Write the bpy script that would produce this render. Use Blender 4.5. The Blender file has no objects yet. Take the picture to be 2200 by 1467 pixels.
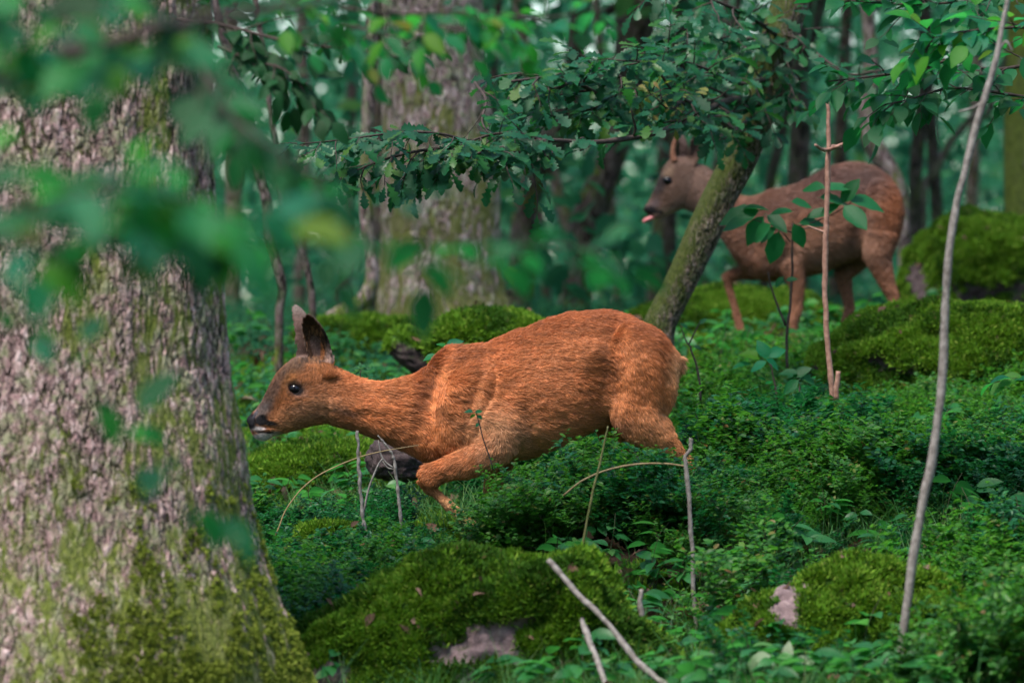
import bpy, bmesh, math, random
import numpy as np
from mathutils import Vector, Matrix, Euler

# ------------------------------------------------------------------ camera, world, sun, exposure
scene = bpy.context.scene
C = scene.collection
CAMZ = 1.30                      # camera height above the datum the ground is laid out from
FOCUS = 14.0
KPX = 2.82 / 2200.0 / FOCUS      # metres per photo pixel per metre of distance

cam_data = bpy.data.cameras.new('camera')
cam = bpy.data.objects.new('camera', cam_data)
C.objects.link(cam)
cam.location = (0, 0, CAMZ)
cam.rotation_euler = (math.radians(90), 0, 0)
cam_data.sensor_width = 36.0
cam_data.lens = 36.0 * FOCUS / 2.82
cam_data.clip_start = 0.5
cam_data.clip_end = 600
cam_data.dof.use_dof = True
cam_data.dof.focus_distance = FOCUS - 0.06
cam_data.dof.aperture_fstop = 4.4
cam_data.dof.aperture_blades = 9
scene.camera = cam

world = bpy.data.worlds.new("World")
scene.world = world
world.use_nodes = True
wn = world.node_tree.nodes
wl = world.node_tree.links
for n in list(wn):
    wn.remove(n)
w_out = wn.new('ShaderNodeOutputWorld')
w_bg = wn.new('ShaderNodeBackground')
w_sky = wn.new('ShaderNodeTexSky')
w_sky.sky_type = 'NISHITA'
w_sky.sun_disc = False
SUN_EL, SUN_ROT = math.radians(62), math.radians(215)   # behind the camera, to its left
w_sky.sun_elevation = SUN_EL
w_sky.sun_rotation = SUN_ROT
w_sky.air_density = 1.0
w_sky.dust_density = 1.2
w_sky.ozone_density = 1.0
w_bg.inputs['Strength'].default_value = 0.09
wl.new(w_sky.outputs[0], w_bg.inputs['Color'])
wl.new(w_bg.outputs[0], w_out.inputs['Surface'])

sun_data = bpy.data.lights.new('sun', 'SUN')
sun_data.energy = 1.5
sun_data.angle = math.radians(16)
sun_data.color = (1.0, 0.93, 0.82)
sun = bpy.data.objects.new('sun', sun_data)
C.objects.link(sun)
# Nishita rotation: 0 is +Y, growing clockwise seen from above
_sd = Vector((math.sin(SUN_ROT) * math.cos(SUN_EL), math.cos(SUN_ROT) * math.cos(SUN_EL), math.sin(SUN_EL)))
sun.rotation_euler = _sd.to_track_quat('Z', 'Y').to_euler()

scene.view_settings.view_transform = 'Standard'
scene.view_settings.look = 'None'
scene.view_settings.exposure = 1.95
scene.view_settings.gamma = 1.0
scene.view_settings.use_curve_mapping = False
scene.render.engine = 'CYCLES'
scene.cycles.max_bounces = 6
scene.cycles.diffuse_bounces = 3
scene.cycles.glossy_bounces = 2
scene.cycles.transmission_bounces = 3
scene.cycles.transparent_max_bounces = 4
scene.cycles.use_denoising = True

# ------------------------------------------------------------------ helpers
def P(px, py, d):
    """a place at distance d, given where the photograph shows it"""
    return Vector(((px - 1100) * KPX * d, d, CAMZ - (py - 733.5) * KPX * d))

def hash3(ix, iy, iz, seed=0):
    n = (ix.astype(np.int64) * 73856093) ^ (iy.astype(np.int64) * 19349663) ^ (iz.astype(np.int64) * 83492791) ^ (seed * 2654435761)
    n = (n ^ (n >> 13)) * 1274126177
    n = n ^ (n >> 16)
    return (n & 0xFFFFFF).astype(np.float64) / float(0xFFFFFF)

def vnoise(p, seed=0):
    """value noise 0..1, p is (n,3)"""
    i = np.floor(p).astype(np.int64)
    f = p - i
    f = f * f * (3 - 2 * f)
    out = 0
    for dx in (0, 1):
        for dy in (0, 1):
            for dz in (0, 1):
                w = (f[:, 0] if dx else 1 - f[:, 0]) * (f[:, 1] if dy else 1 - f[:, 1]) * (f[:, 2] if dz else 1 - f[:, 2])
                out = out + w * hash3(i[:, 0] + dx, i[:, 1] + dy, i[:, 2] + dz, seed)
    return out

def fbm(p, octaves=4, seed=0):
    a, s, t = 0.5, 0.0, 0.0
    q = p.copy()
    for k in range(octaves):
        s = s + a * vnoise(q, seed + k * 17)
        t += a
        a *= 0.5
        q = q * 2.03 + 11.7
    return s / t

def new_mesh(name, verts, faces, mats=(), smooth=True):
    me = bpy.data.meshes.new(name)
    verts = np.asarray(verts, dtype=np.float32)
    if isinstance(faces, np.ndarray):
        k = faces.shape[1]
        nf = len(faces)
        me.vertices.add(len(verts))
        me.vertices.foreach_set('co', verts.ravel())
        me.loops.add(nf * k)
        me.loops.foreach_set('vertex_index', faces.astype(np.int32).ravel())
        me.polygons.add(nf)
        me.polygons.foreach_set('loop_start', np.arange(0, nf * k, k, dtype=np.int32))
        me.update(calc_edges=True)
    else:
        me.from_pydata([tuple(map(float, v)) for v in verts], [], [tuple(map(int, f)) for f in faces])
    for m in mats:
        me.materials.append(m)
    me.polygons.foreach_set('use_smooth', [smooth] * len(me.polygons))
    me.update()
    return me

def add_obj(name, data, parent=None, loc=None, rot=None, scale=None):
    o = bpy.data.objects.new(name, data)
    C.objects.link(o)
    if parent is not None:
        o.parent = parent
    if loc is not None:
        o.location = loc
    if rot is not None:
        o.rotation_euler = rot
    if scale is not None:
        o.scale = scale
    return o

def tag(o, label=None, cat=None, group=None, kind=None):
    if label: o['label'] = label
    if cat: o['category'] = cat
    if group: o['group'] = group
    if kind: o['kind'] = kind
    return o

def empty(name, loc, label=None, cat=None, group=None):
    o = add_obj(name, None, loc=loc)
    o.empty_display_size = 0.1
    return tag(o, label, cat, group)

def catmull(pts, n):
    """smooth resampling of a polyline; pts (k,m) -> (n,m)"""
    pts = np.asarray(pts, dtype=float)
    k = len(pts)
    if k == 2:
        t = np.linspace(0, 1, n)[:, None]
        return pts[0] * (1 - t) + pts[1] * t
    ext = np.vstack([2 * pts[0] - pts[1], pts, 2 * pts[-1] - pts[-2]])
    ts = np.linspace(0, k - 1, n)
    i = np.minimum(ts.astype(int), k - 2)
    f = (ts - i)[:, None]
    p0, p1, p2, p3 = ext[i], ext[i + 1], ext[i + 2], ext[i + 3]
    return 0.5 * ((2 * p1) + (-p0 + p2) * f + (2 * p0 - 5 * p1 + 4 * p2 - p3) * f ** 2 + (-p0 + 3 * p1 - 3 * p2 + p3) * f ** 3)

def tube_arrays(path, radii, nseg=8, cap=True):
    """path (n,3), radii (n,) -> verts, quads(list)"""
    path = np.asarray(path, float)
    radii = np.asarray(radii, float)
    n = len(path)
    tan = np.gradient(path, axis=0)
    tan /= np.linalg.norm(tan, axis=1)[:, None] + 1e-12
    ref = np.array([0.0, 1.0, 0.0]) if abs(tan[0][1]) < 0.9 else np.array([1.0, 0.0, 0.0])
    u = np.cross(tan, ref); u /= np.linalg.norm(u, axis=1)[:, None] + 1e-12
    v = np.cross(tan, u)
    a = np.linspace(0, 2 * math.pi, nseg, endpoint=False)
    V = path[:, None, :] + radii[:, None, None] * (np.cos(a)[None, :, None] * u[:, None, :] + np.sin(a)[None, :, None] * v[:, None, :])
    V = V.reshape(-1, 3)
    F = []
    for i in range(n - 1):
        for j in range(nseg):
            k = (j + 1) % nseg
            F.append((i * nseg + j, i * nseg + k, (i + 1) * nseg + k, (i + 1) * nseg + j))
    if cap:
        F.append(tuple(range(nseg))[::-1])
        F.append(tuple((n - 1) * nseg + j for j in range(nseg)))
    return V, F

class MB:
    """collects shapes into one mesh"""
    def __init__(self):
        self.V, self.F, self.n, self.M = [], [], 0, []
    def add(self, V, F, mat=0):
        V = np.asarray(V, float)
        self.V.append(V)
        for f in F:
            self.F.append(tuple(int(i) + self.n for i in f))
            self.M.append(mat)
        self.n += len(V)
    def tube(self, path, radii, nseg=6, cap=True, mat=0):
        self.add(*tube_arrays(path, radii, nseg, cap), mat=mat)
    def mesh(self, name, mats, smooth=True):
        me = new_mesh(name, np.vstack(self.V), self.F, mats, smooth)
        if any(self.M):
            me.polygons.foreach_set('material_index', self.M)
        return me

# ------------------------------------------------------------------ materials
def mat(name):
    m = bpy.data.materials.new(name)
    m.use_nodes = True
    nt = m.node_tree
    for n in list(nt.nodes):
        nt.nodes.remove(n)
    return m, nt, nt.nodes, nt.links

def ramp(nodes, stops):
    r = nodes.new('ShaderNodeValToRGB')
    e = r.color_ramp.elements
    while len(e) < len(stops):
        e.new(0.5)
    for el, (p, c) in zip(e, stops):
        el.position = p
        el.color = (c[0], c[1], c[2], 1) if not isinstance(c, (int, float)) else (c, c, c, 1)
    return r

def noise_node(nodes, links, vec, scale, detail=3, rough=0.55, dist=0.0):
    n = nodes.new('ShaderNodeTexNoise')
    n.inputs['Scale'].default_value = scale
    n.inputs['Detail'].default_value = detail
    n.inputs['Roughness'].default_value = rough
    n.inputs['Distortion'].default_value = dist
    if vec is not None:
        links.new(vec, n.inputs['Vector'])
    return n

def mixcol(nodes, links, fac, a, b, mode='MIX'):
    m = nodes.new('ShaderNodeMix')
    m.data_type = 'RGBA'
    m.blend_type = mode
    for sock, val in ((m.inputs[0], fac), (m.inputs[6], a), (m.inputs[7], b)):
        if isinstance(val, (int, float)):
            sock.default_value = val if sock.type == 'VALUE' else (val, val, val, 1)
        elif isinstance(val, tuple):
            sock.default_value = (val[0], val[1], val[2], 1)
        else:
            links.new(val, sock)
    return m.outputs[2]

def mathn(nodes, links, op, a, b=None, clamp=False):
    m = nodes.new('ShaderNodeMath')
    m.operation = op
    m.use_clamp = clamp
    for sock, val in ((m.inputs[0], a), (m.inputs[1], b)):
        if val is None: continue
        if isinstance(val, (int, float)):
            sock.default_value = val
        else:
            links.new(val, sock)
    return m.outputs[0]

def leaf_material(name, stops, rough=0.42, trans=0.4, spec=0.5, tcol=(0.10, 0.30, 0.03), noise_scale=60):
    """stops: colours a leaf may have, chosen leaf by leaf"""
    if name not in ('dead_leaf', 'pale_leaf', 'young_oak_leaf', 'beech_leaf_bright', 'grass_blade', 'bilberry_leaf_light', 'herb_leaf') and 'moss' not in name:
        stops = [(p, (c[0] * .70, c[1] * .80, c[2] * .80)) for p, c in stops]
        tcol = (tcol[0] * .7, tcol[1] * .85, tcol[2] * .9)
    m, nt, N, L = mat(name)
    out = N.new('ShaderNodeOutputMaterial')
    info = N.new('ShaderNodeObjectInfo')
    geo = N.new('ShaderNodeNewGeometry')
    tc = N.new('ShaderNodeTexCoord')
    rnd = mathn(N, L, 'ADD', info.outputs['Random'], geo.outputs['Random Per Island'])
    rnd = mathn(N, L, 'FRACT', rnd)
    r = ramp(N, stops)
    L.new(rnd, r.inputs[0])
    nz = noise_node(N, L, tc.outputs['Object'], noise_scale, 3)
    col = mixcol(N, L, mathn(N, L, 'MULTIPLY', nz.outputs[0], 0.5), r.outputs[0], (0.02, 0.03, 0.01), 'MIX')
    bs = N.new('ShaderNodeBsdfPrincipled')
    L.new(col, bs.inputs['Base Color'])
    bs.inputs['Roughness'].default_value = rough
    bs.inputs['Specular IOR Level'].default_value = spec
    bump = N.new('ShaderNodeBump')
    bump.inputs['Strength'].default_value = 0.4
    bump.inputs['Distance'].default_value = 0.002
    L.new(nz.outputs[0], bump.inputs['Height'])
    L.new(bump.outputs[0], bs.inputs['Normal'])
    tr = N.new('ShaderNodeBsdfTranslucent')
    tcx = mixcol(N, L, 0.5, r.outputs[0], tcol)
    L.new(tcx, tr.inputs['Color'])
    mx = N.new('ShaderNodeMixShader')
    mx.inputs[0].default_value = trans
    L.new(bs.outputs[0], mx.inputs[1]); L.new(tr.outputs[0], mx.inputs[2])
    L.new(mx.outputs[0], out.inputs['Surface'])
    return m

def simple_material(name, c1, c2, scale=20, rough=0.7, spec=0.3, bump=0.3, dist=0.003, stretch=(1, 1, 1)):
    m, nt, N, L = mat(name)
    out = N.new('ShaderNodeOutputMaterial')
    tc = N.new('ShaderNodeTexCoord')
    mp = N.new('ShaderNodeMapping')
    mp.inputs['Scale'].default_value = stretch
    L.new(tc.outputs['Object'], mp.inputs[0])
    nz = noise_node(N, L, mp.outputs[0], scale, 5, 0.65)
    r = ramp(N, [(0.35, c1), (0.65, c2)])
    L.new(nz.outputs[0], r.inputs[0])
    bs = N.new('ShaderNodeBsdfPrincipled')
    L.new(r.outputs[0], bs.inputs['Base Color'])
    bs.inputs['Roughness'].default_value = rough
    bs.inputs['Specular IOR Level'].default_value = spec
    b = N.new('ShaderNodeBump')
    b.inputs['Strength'].default_value = bump
    b.inputs['Distance'].default_value = dist
    L.new(nz.outputs[0], b.inputs['Height'])
    L.new(b.outputs[0], bs.inputs['Normal'])
    L.new(bs.outputs[0], out.inputs['Surface'])
    return m
# ------------------------------------------------------------------ the two deer
def fur_skin_material(name):
    m, nt, N, L = mat(name)
    out = N.new('ShaderNodeOutputMaterial')
    a = N.new('ShaderNodeAttribute'); a.attribute_name = 'col'
    bs = N.new('ShaderNodeBsdfPrincipled')
    tc = N.new('ShaderNodeTexCoord')
    nz = noise_node(N, L, tc.outputs['Object'], 90, 4, 0.6)
    r = ramp(N, [(0.3, (0.55, 0.55, 0.55)), (0.7, (1.05, 1.05, 1.05))])
    L.new(nz.outputs[0], r.inputs[0])
    L.new(mixcol(N, L, 1.0, a.outputs['Color'], r.outputs[0], 'MULTIPLY'), bs.inputs['Base Color'])
    bs.inputs['Roughness'].default_value = 0.7
    bs.inputs['Specular IOR Level'].default_value = 0.15
    b = N.new('ShaderNodeBump')
    b.inputs['Strength'].default_value = 0.35
    b.inputs['Distance'].default_value = 0.003
    L.new(nz.outputs[0], b.inputs['Height'])
    L.new(b.outputs[0], bs.inputs['Normal'])
    L.new(bs.outputs[0], out.inputs['Surface'])
    return m

def hair_material(name):
    m, nt, N, L = mat(name)
    out = N.new('ShaderNodeOutputMaterial')
    a = N.new('ShaderNodeAttribute'); a.attribute_name = 'col'
    bs = N.new('ShaderNodeBsdfPrincipled')
    L.new(a.outputs['Color'], bs.inputs['Base Color'])
    bs.inputs['Roughness'].default_value = 0.5
    bs.inputs['Specular IOR Level'].default_value = 0.25
    L.new(bs.outputs[0], out.inputs['Surface'])
    return m

M_SKIN = fur_skin_material('deer_skin')
M_HAIR = hair_material('deer_hair')

def glossy(name, col, rough=0.1, spec=0.6, coat=0.0):
    m, nt, N, L = mat(name)
    out = N.new('ShaderNodeOutputMaterial')
    bs = N.new('ShaderNodeBsdfPrincipled')
    bs.inputs['Base Color'].default_value = (*col, 1)
    bs.inputs['Roughness'].default_value = rough
    bs.inputs['Specular IOR Level'].default_value = spec
    bs.inputs['Coat Weight'].default_value = coat
    L.new(bs.outputs[0], out.inputs['Surface'])
    return m
M_EYE = glossy('eye_dark', (0.004, 0.003, 0.005), 0.12, 0.35, 0.0)
M_NOSE = simple_material('nose_leather', (0.008, 0.007, 0.009), (0.02, 0.018, 0.022), 160, 0.38, 0.5, 0.5, 0.001)
M_TONGUE = glossy('tongue', (0.55, 0.16, 0.17), 0.35, 0.4)
M_HOOF = simple_material('hoof_horn', (0.012, 0.01, 0.01), (0.03, 0.025, 0.022), 60, 0.4)

def loft(rings, closed=True):
    """rings: list of (m,3) arrays of equal length -> verts, faces (closed at both ends)"""
    m = len(rings[0])
    V = np.vstack(rings + [rings[0].mean(0)[None], rings[-1].mean(0)[None]])
    F = []
    for i in range(len(rings) - 1):
        for j in range(m):
            k = (j + 1) % m
            F.append((i * m + j, i * m + k, (i + 1) * m + k, (i + 1) * m + j))
    a, b = len(rings) * m, len(rings) * m + 1
    for j in range(m):
        k = (j + 1) % m
        F.append((a, k, j)); F.append((b, (len(rings) - 1) * m + j, (len(rings) - 1) * m + k))
    return V, F

def slice_loft(stations, nseg=28, n_out=36, power=2.2):
    """stations: (xt, yt, xb, yb, halfwidth, yoff, topnarrow) in photo pixels; y grows downward; out x, depth, z-down"""
    S = catmull(np.array(stations, float), n_out)
    rings = []
    a = np.linspace(0, 2 * math.pi, nseg, endpoint=False)
    for xt, yt, xb, yb, hw, yo, tn in S:
        c, s = np.cos(a), np.sin(a)
        cc = np.sign(c) * np.abs(c) ** (2 / power)
        ss = np.sign(s) * np.abs(s) ** (2 / power)
        t = (1 - cc) / 2                         # 0 top .. 1 bottom
        w = hw * (1 - tn * (1 - t) ** 1.5)
        rings.append(np.stack([xt + (xb - xt) * t, yo + ss * w, yt + (yb - yt) * t], 1))
    return loft(rings)

def limb_loft(path, nseg=20, n_out=28):
    """path: (x, y, depth, r_inplane, r_side)"""
    S = catmull(np.array(path, float), n_out)
    c = S[:, [0, 2, 1]]
    tan = np.gradient(c, axis=0)
    tan[:, 1] *= 0.3
    tan /= np.linalg.norm(tan, axis=1)[:, None]
    side = np.tile(np.array([0, 1.0, 0]), (len(S), 1))
    inp = np.cross(tan, side); inp /= np.linalg.norm(inp, axis=1)[:, None]
    a = np.linspace(0, 2 * math.pi, nseg, endpoint=False)
    rings = [c[i] + np.cos(a)[:, None] * inp[i] * S[i, 3] + np.sin(a)[:, None] * side[i] * S[i, 4] for i in range(len(S))]
    return loft(rings)

def ellipsoid(cx, cy, cd, rx, ry, rd, ang=0.0, nseg=24, nr=16):
    V = []
    ca, sa = math.cos(ang), math.sin(ang)
    rings = []
    for i in range(1, nr):
        th = math.pi * i / nr
        a = np.linspace(0, 2 * math.pi, nseg, endpoint=False)
        x = np.full(nseg, math.cos(th)) * rx
        y = np.sin(a) * math.sin(th) * ry
        d = np.cos(a) * math.sin(th) * rd
        rings.append(np.stack([cx + x * ca - y * sa, cd + d, cy + x * sa + y * ca], 1))
    return loft(rings)

def ear_shell(base, tip, halfw, facing, side, cup=0.6, thick=7, n=14, m=13, rounded=0.8):
    """base, tip (x, depth, y); facing: direction the opening looks; side: across"""
    base, tip, facing, side = [np.array(v, float) for v in (base, tip, facing, side)]
    facing /= np.linalg.norm(facing); side /= np.linalg.norm(side)
    us = np.linspace(-1, 1, m)
    front, back = [], []
    for i in range(n):
        t = i / (n - 1)
        tt_ = .20 + .80 * t
        w = max(halfw * (max(0.0, 1 - abs(2 * tt_ ** 1.15 - 1) ** 2.3)) ** .58, halfw * .10)
        c = base + (tip - base) * t - facing * 0.0
        bend = facing * (-0.10 * np.linalg.norm(tip - base) * math.sin(math.pi * t))
        f = np.array([c + bend + side * u * w * (1 - 0.12 * u * u) - facing * (cup * w * (1 - u * u)) for u in us])
        b = np.array([p - facing * thick * (0.8 + 0.2 * (1 - abs(u))) for p, u in zip(f, us)])
        front.append(f); back.append(b[::-1])
    rings = [np.vstack([f, b]) for f, b in zip(front, back)]
    return loft(rings)

def build_deer(name, parts, cx, cy, dist, colfn, bones, voxel, label, cat, eye, nose_fn, hair_n, hair_len, seed, sculpt=None, pxscale=1.0, ripple=1.0, relax=None):
    """everything in photo pixels at distance `dist` first, then scaled to metres round (cx, cy)"""
    mb = MB()
    for V, F in parts:
        mb.add(V, F)
    me = mb.mesh(name + '_raw', [])
    tmp = add_obj('tmp', me)
    rm = tmp.modifiers.new('r', 'REMESH'); rm.mode = 'VOXEL'; rm.voxel_size = voxel; rm.use_smooth_shade = True
    sm = tmp.modifiers.new('s', 'SMOOTH'); sm.factor = 0.5; sm.iterations = 5
    dg = bpy.context.evaluated_depsgraph_get()
    ev = tmp.evaluated_get(dg).to_mesh()
    nv = len(ev.vertices)
    co = np.empty(nv * 3, np.float32); ev.vertices.foreach_get('co', co); co = co.reshape(-1, 3).astype(float)
    nrm = np.empty(nv * 3, np.float32); ev.vertices.foreach_get('normal', nrm); nrm = nrm.reshape(-1, 3).astype(float)
    nf = len(ev.polygons)
    faces = np.empty(nf * 4, np.int32); ev.loops.foreach_get('vertex_index', faces); faces = faces.reshape(-1, 4)
    tmp.evaluated_get(dg).to_mesh_clear()
    bpy.data.objects.remove(tmp)
    # relax the joins of body, shoulder and thigh
    if relax is not None:
        e = np.vstack([faces[:, [0, 1]], faces[:, [1, 2]], faces[:, [2, 3]], faces[:, [3, 0]]])
        deg = np.bincount(e[:, 0], minlength=nv) + 1e-9
        wv = relax(co)[:, None] * .6
        for _ in range(26):
            acc = np.zeros_like(co)
            for c_ in range(3):
                acc[:, c_] = np.bincount(e[:, 0], weights=co[e[:, 1], c_], minlength=nv)
            co = co + (acc / deg[:, None] - co) * wv
    if sculpt is not None:
        co = co + nrm * sculpt(co, nrm)[:, None]
    k = KPX * dist
    W = np.stack([(co[:, 0] - cx) * k, co[:, 1] * k, -(co[:, 2] - cy) * k], 1)
    # z was "down", so the handedness flips: turn the faces round
    mesh = new_mesh(name, W, faces[:, ::-1].copy(), [M_SKIN])
    base = P(cx, cy, dist)
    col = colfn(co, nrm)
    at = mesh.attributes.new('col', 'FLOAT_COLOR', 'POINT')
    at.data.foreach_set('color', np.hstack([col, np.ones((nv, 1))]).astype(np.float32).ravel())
    root = add_obj(name, mesh, loc=base)
    tag(root, label, cat)
    # ---- fur
    rng = np.random.default_rng(seed)
    tri = np.vstack([faces[:, [0, 1, 2]], faces[:, [0, 2, 3]]])
    # world-space triangle area, and leave out the side nobody can reach with a small step sideways
    A = np.linalg.norm(np.cross(W[tri[:, 1]] - W[tri[:, 0]], W[tri[:, 2]] - W[tri[:, 0]]), axis=1)
    ny = nrm[tri[:, 0], 1]
    A = A * np.where(ny > 0.55, 0.25, 1.0)
    # px-space hair density factor by region
    cc = co[tri[:, 0]]
    A = A * hair_len(cc)[1]
    t = rng.choice(len(tri), size=hair_n, p=A / A.sum())
    r1, r2 = rng.random(hair_n), rng.random(hair_n)
    fl = r1 + r2 > 1
    r1[fl], r2[fl] = 1 - r1[fl], 1 - r2[fl]
    w = np.stack([1 - r1 - r2, r1, r2], 1)
    pos = (co[tri[t]] * w[:, :, None]).sum(1)
    nn = (nrm[tri[t]] * w[:, :, None]).sum(1); nn /= np.linalg.norm(nn, axis=1)[:, None]
    hc = (col[tri[t]] * w[:, :, None]).sum(1)
    # flow from the bones
    flow = np.zeros((hair_n, 3)); ws = np.zeros(hair_n)
    for (x0, y0, x1, y1, fx, fy, pw) in bones:
        a = np.array([x0, y0]); b = np.array([x1, y1])
        q = pos[:, [0, 2]] - a
        ab = b - a
        tt = np.clip((q @ ab) / (ab @ ab), 0, 1)
        dd = np.linalg.norm(q - tt[:, None] * ab, axis=1)
        ww = pw / (dd + 12) ** 3
        f = np.array([fx, 0, fy], float); f /= np.linalg.norm(f)
        flow += ww[:, None] * f; ws += ww
    flow /= ws[:, None]
    # locks of fur: the flow wanders with a noise, strands near each other lean together
    s1 = vnoise(pos / np.array([26, 30, 13.0]), seed + 1) - 0.5
    s2 = vnoise(pos / np.array([11, 14, 6.0]), seed + 2) - 0.5
    ang = s1 * 0.9 + s2 * 0.55
    ca, sa = np.cos(ang), np.sin(ang)
    flow = np.stack([flow[:, 0] * ca - flow[:, 2] * sa, flow[:, 1], flow[:, 0] * sa + flow[:, 2] * ca], 1)
    flow -= (flow * nn).sum(1)[:, None] * nn
    flow /= np.linalg.norm(flow, axis=1)[:, None] + 1e-9
    ln, _ = hair_len(pos)
    keep = ln > 0.3
    pos, nn, hc, flow, ln = pos[keep], nn[keep], hc[keep], flow[keep], ln[keep]
    n = len(pos)
    ln = ln * (0.7 + 0.6 * rng.random(n))
    lift = 0.30 + 0.25 * (vnoise(pos / 9.0, seed + 5)) + 0.12 * rng.random(n)
    K = 5
    s = np.linspace(0, 1, K)
    pts = np.empty((n, K, 3))
    for i in range(K):
        pts[:, i] = pos + flow * (ln * s[i])[:, None] + nn * (ln * lift * (s[i] - 0.62 * s[i] ** 2) * 1.15 + 0.6 * s[i])[:, None] - nn * 0.3
    jit = rng.normal(0, 0.10, (n, 3)) * ln[:, None]
    pts[:, 2] += jit * 0.35; pts[:, 3] += jit * 0.7; pts[:, 4] += jit
    pts = np.stack([(pts[..., 0] - cx) * k, pts[..., 1] * k, -(pts[..., 2] - cy) * k], -1)
    tone = 0.62 + 0.75 * rng.random(n)[:, None]
    band = fbm(pos / np.array([34, 40, 7.0]), 3, seed + 9)[:, None]
    blotch = fbm(pos / 55.0, 3, seed + 12)[:, None]
    hcol = 1.12 * hc * tone * (1 + ripple * (0.9 * band - 0.48)) * (0.75 + 0.5 * blotch)
    pale = (rng.random(n) < 0.10)[:, None]
    hcol = np.where(pale, hcol * 1.15 + 0.05, hcol)
    cu = bpy.data.hair_curves.new(name + '_fur')
    cu.add_curves([K] * n)
    cu.position_data.foreach_set('vector', pts.astype(np.float32).ravel())
    ra = cu.attributes.get('radius') or cu.attributes.new('radius', 'FLOAT', 'POINT')
    rr = np.tile(np.array([1.0, 0.95, 0.8, 0.55, 0.15]), n) * 0.55 * k * pxscale
    ra.data.foreach_set('value', rr.astype(np.float32))
    ca_ = cu.attributes.new('col', 'FLOAT_COLOR', 'CURVE')
    ca_.data.foreach_set('color', np.hstack([np.clip(hcol, 0.002, 1), np.ones((n, 1))]).astype(np.float32).ravel())
    cu.materials.append(M_HAIR)
    fur = add_obj('fur', cu, root)
    fur['kind'] = 'stuff'
    # ---- eyes
    for sgn in (-1, 1):
        ex, ey, ed, er = eye
        bm = bmesh.new()
        bmesh.ops.create_uvsphere(bm, u_segments=24, v_segments=16, radius=er * k)
        for v in bm.verts:
            v.co.x *= 1.12; v.co.z *= 0.92; v.co.y *= 0.8
        em = bpy.data.meshes.new('eye'); bm.to_mesh(em); bm.free()
        em.materials.append(M_EYE)
        em.polygons.foreach_set('use_smooth', [True] * len(em.polygons))
        add_obj('eye', em, root, loc=((ex - cx) * k, sgn * ed * k, -(ey - cy) * k), rot=(0, math.radians(20), 0))
    nose_fn(root, k, cx, cy)
    return root

def lerp_region(col, mask, c):
    mask = np.clip(mask, 0, 1)[:, None]
    return col * (1 - mask) + np.array(c)[None] * mask

def blob(co, x, y, rx, ry, ang=0.0, soft=0.35):
    """1 inside an ellipse in the deer's side view, falling to 0"""
    dx, dy = co[:, 0] - x, co[:, 2] - y
    c, s = math.cos(ang), math.sin(ang)
    u, v = (dx * c + dy * s) / rx, (-dx * s + dy * c) / ry
    d = np.sqrt(u * u + v * v)
    return np.clip((1 + soft - d) / (2 * soft), 0, 1)

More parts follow.
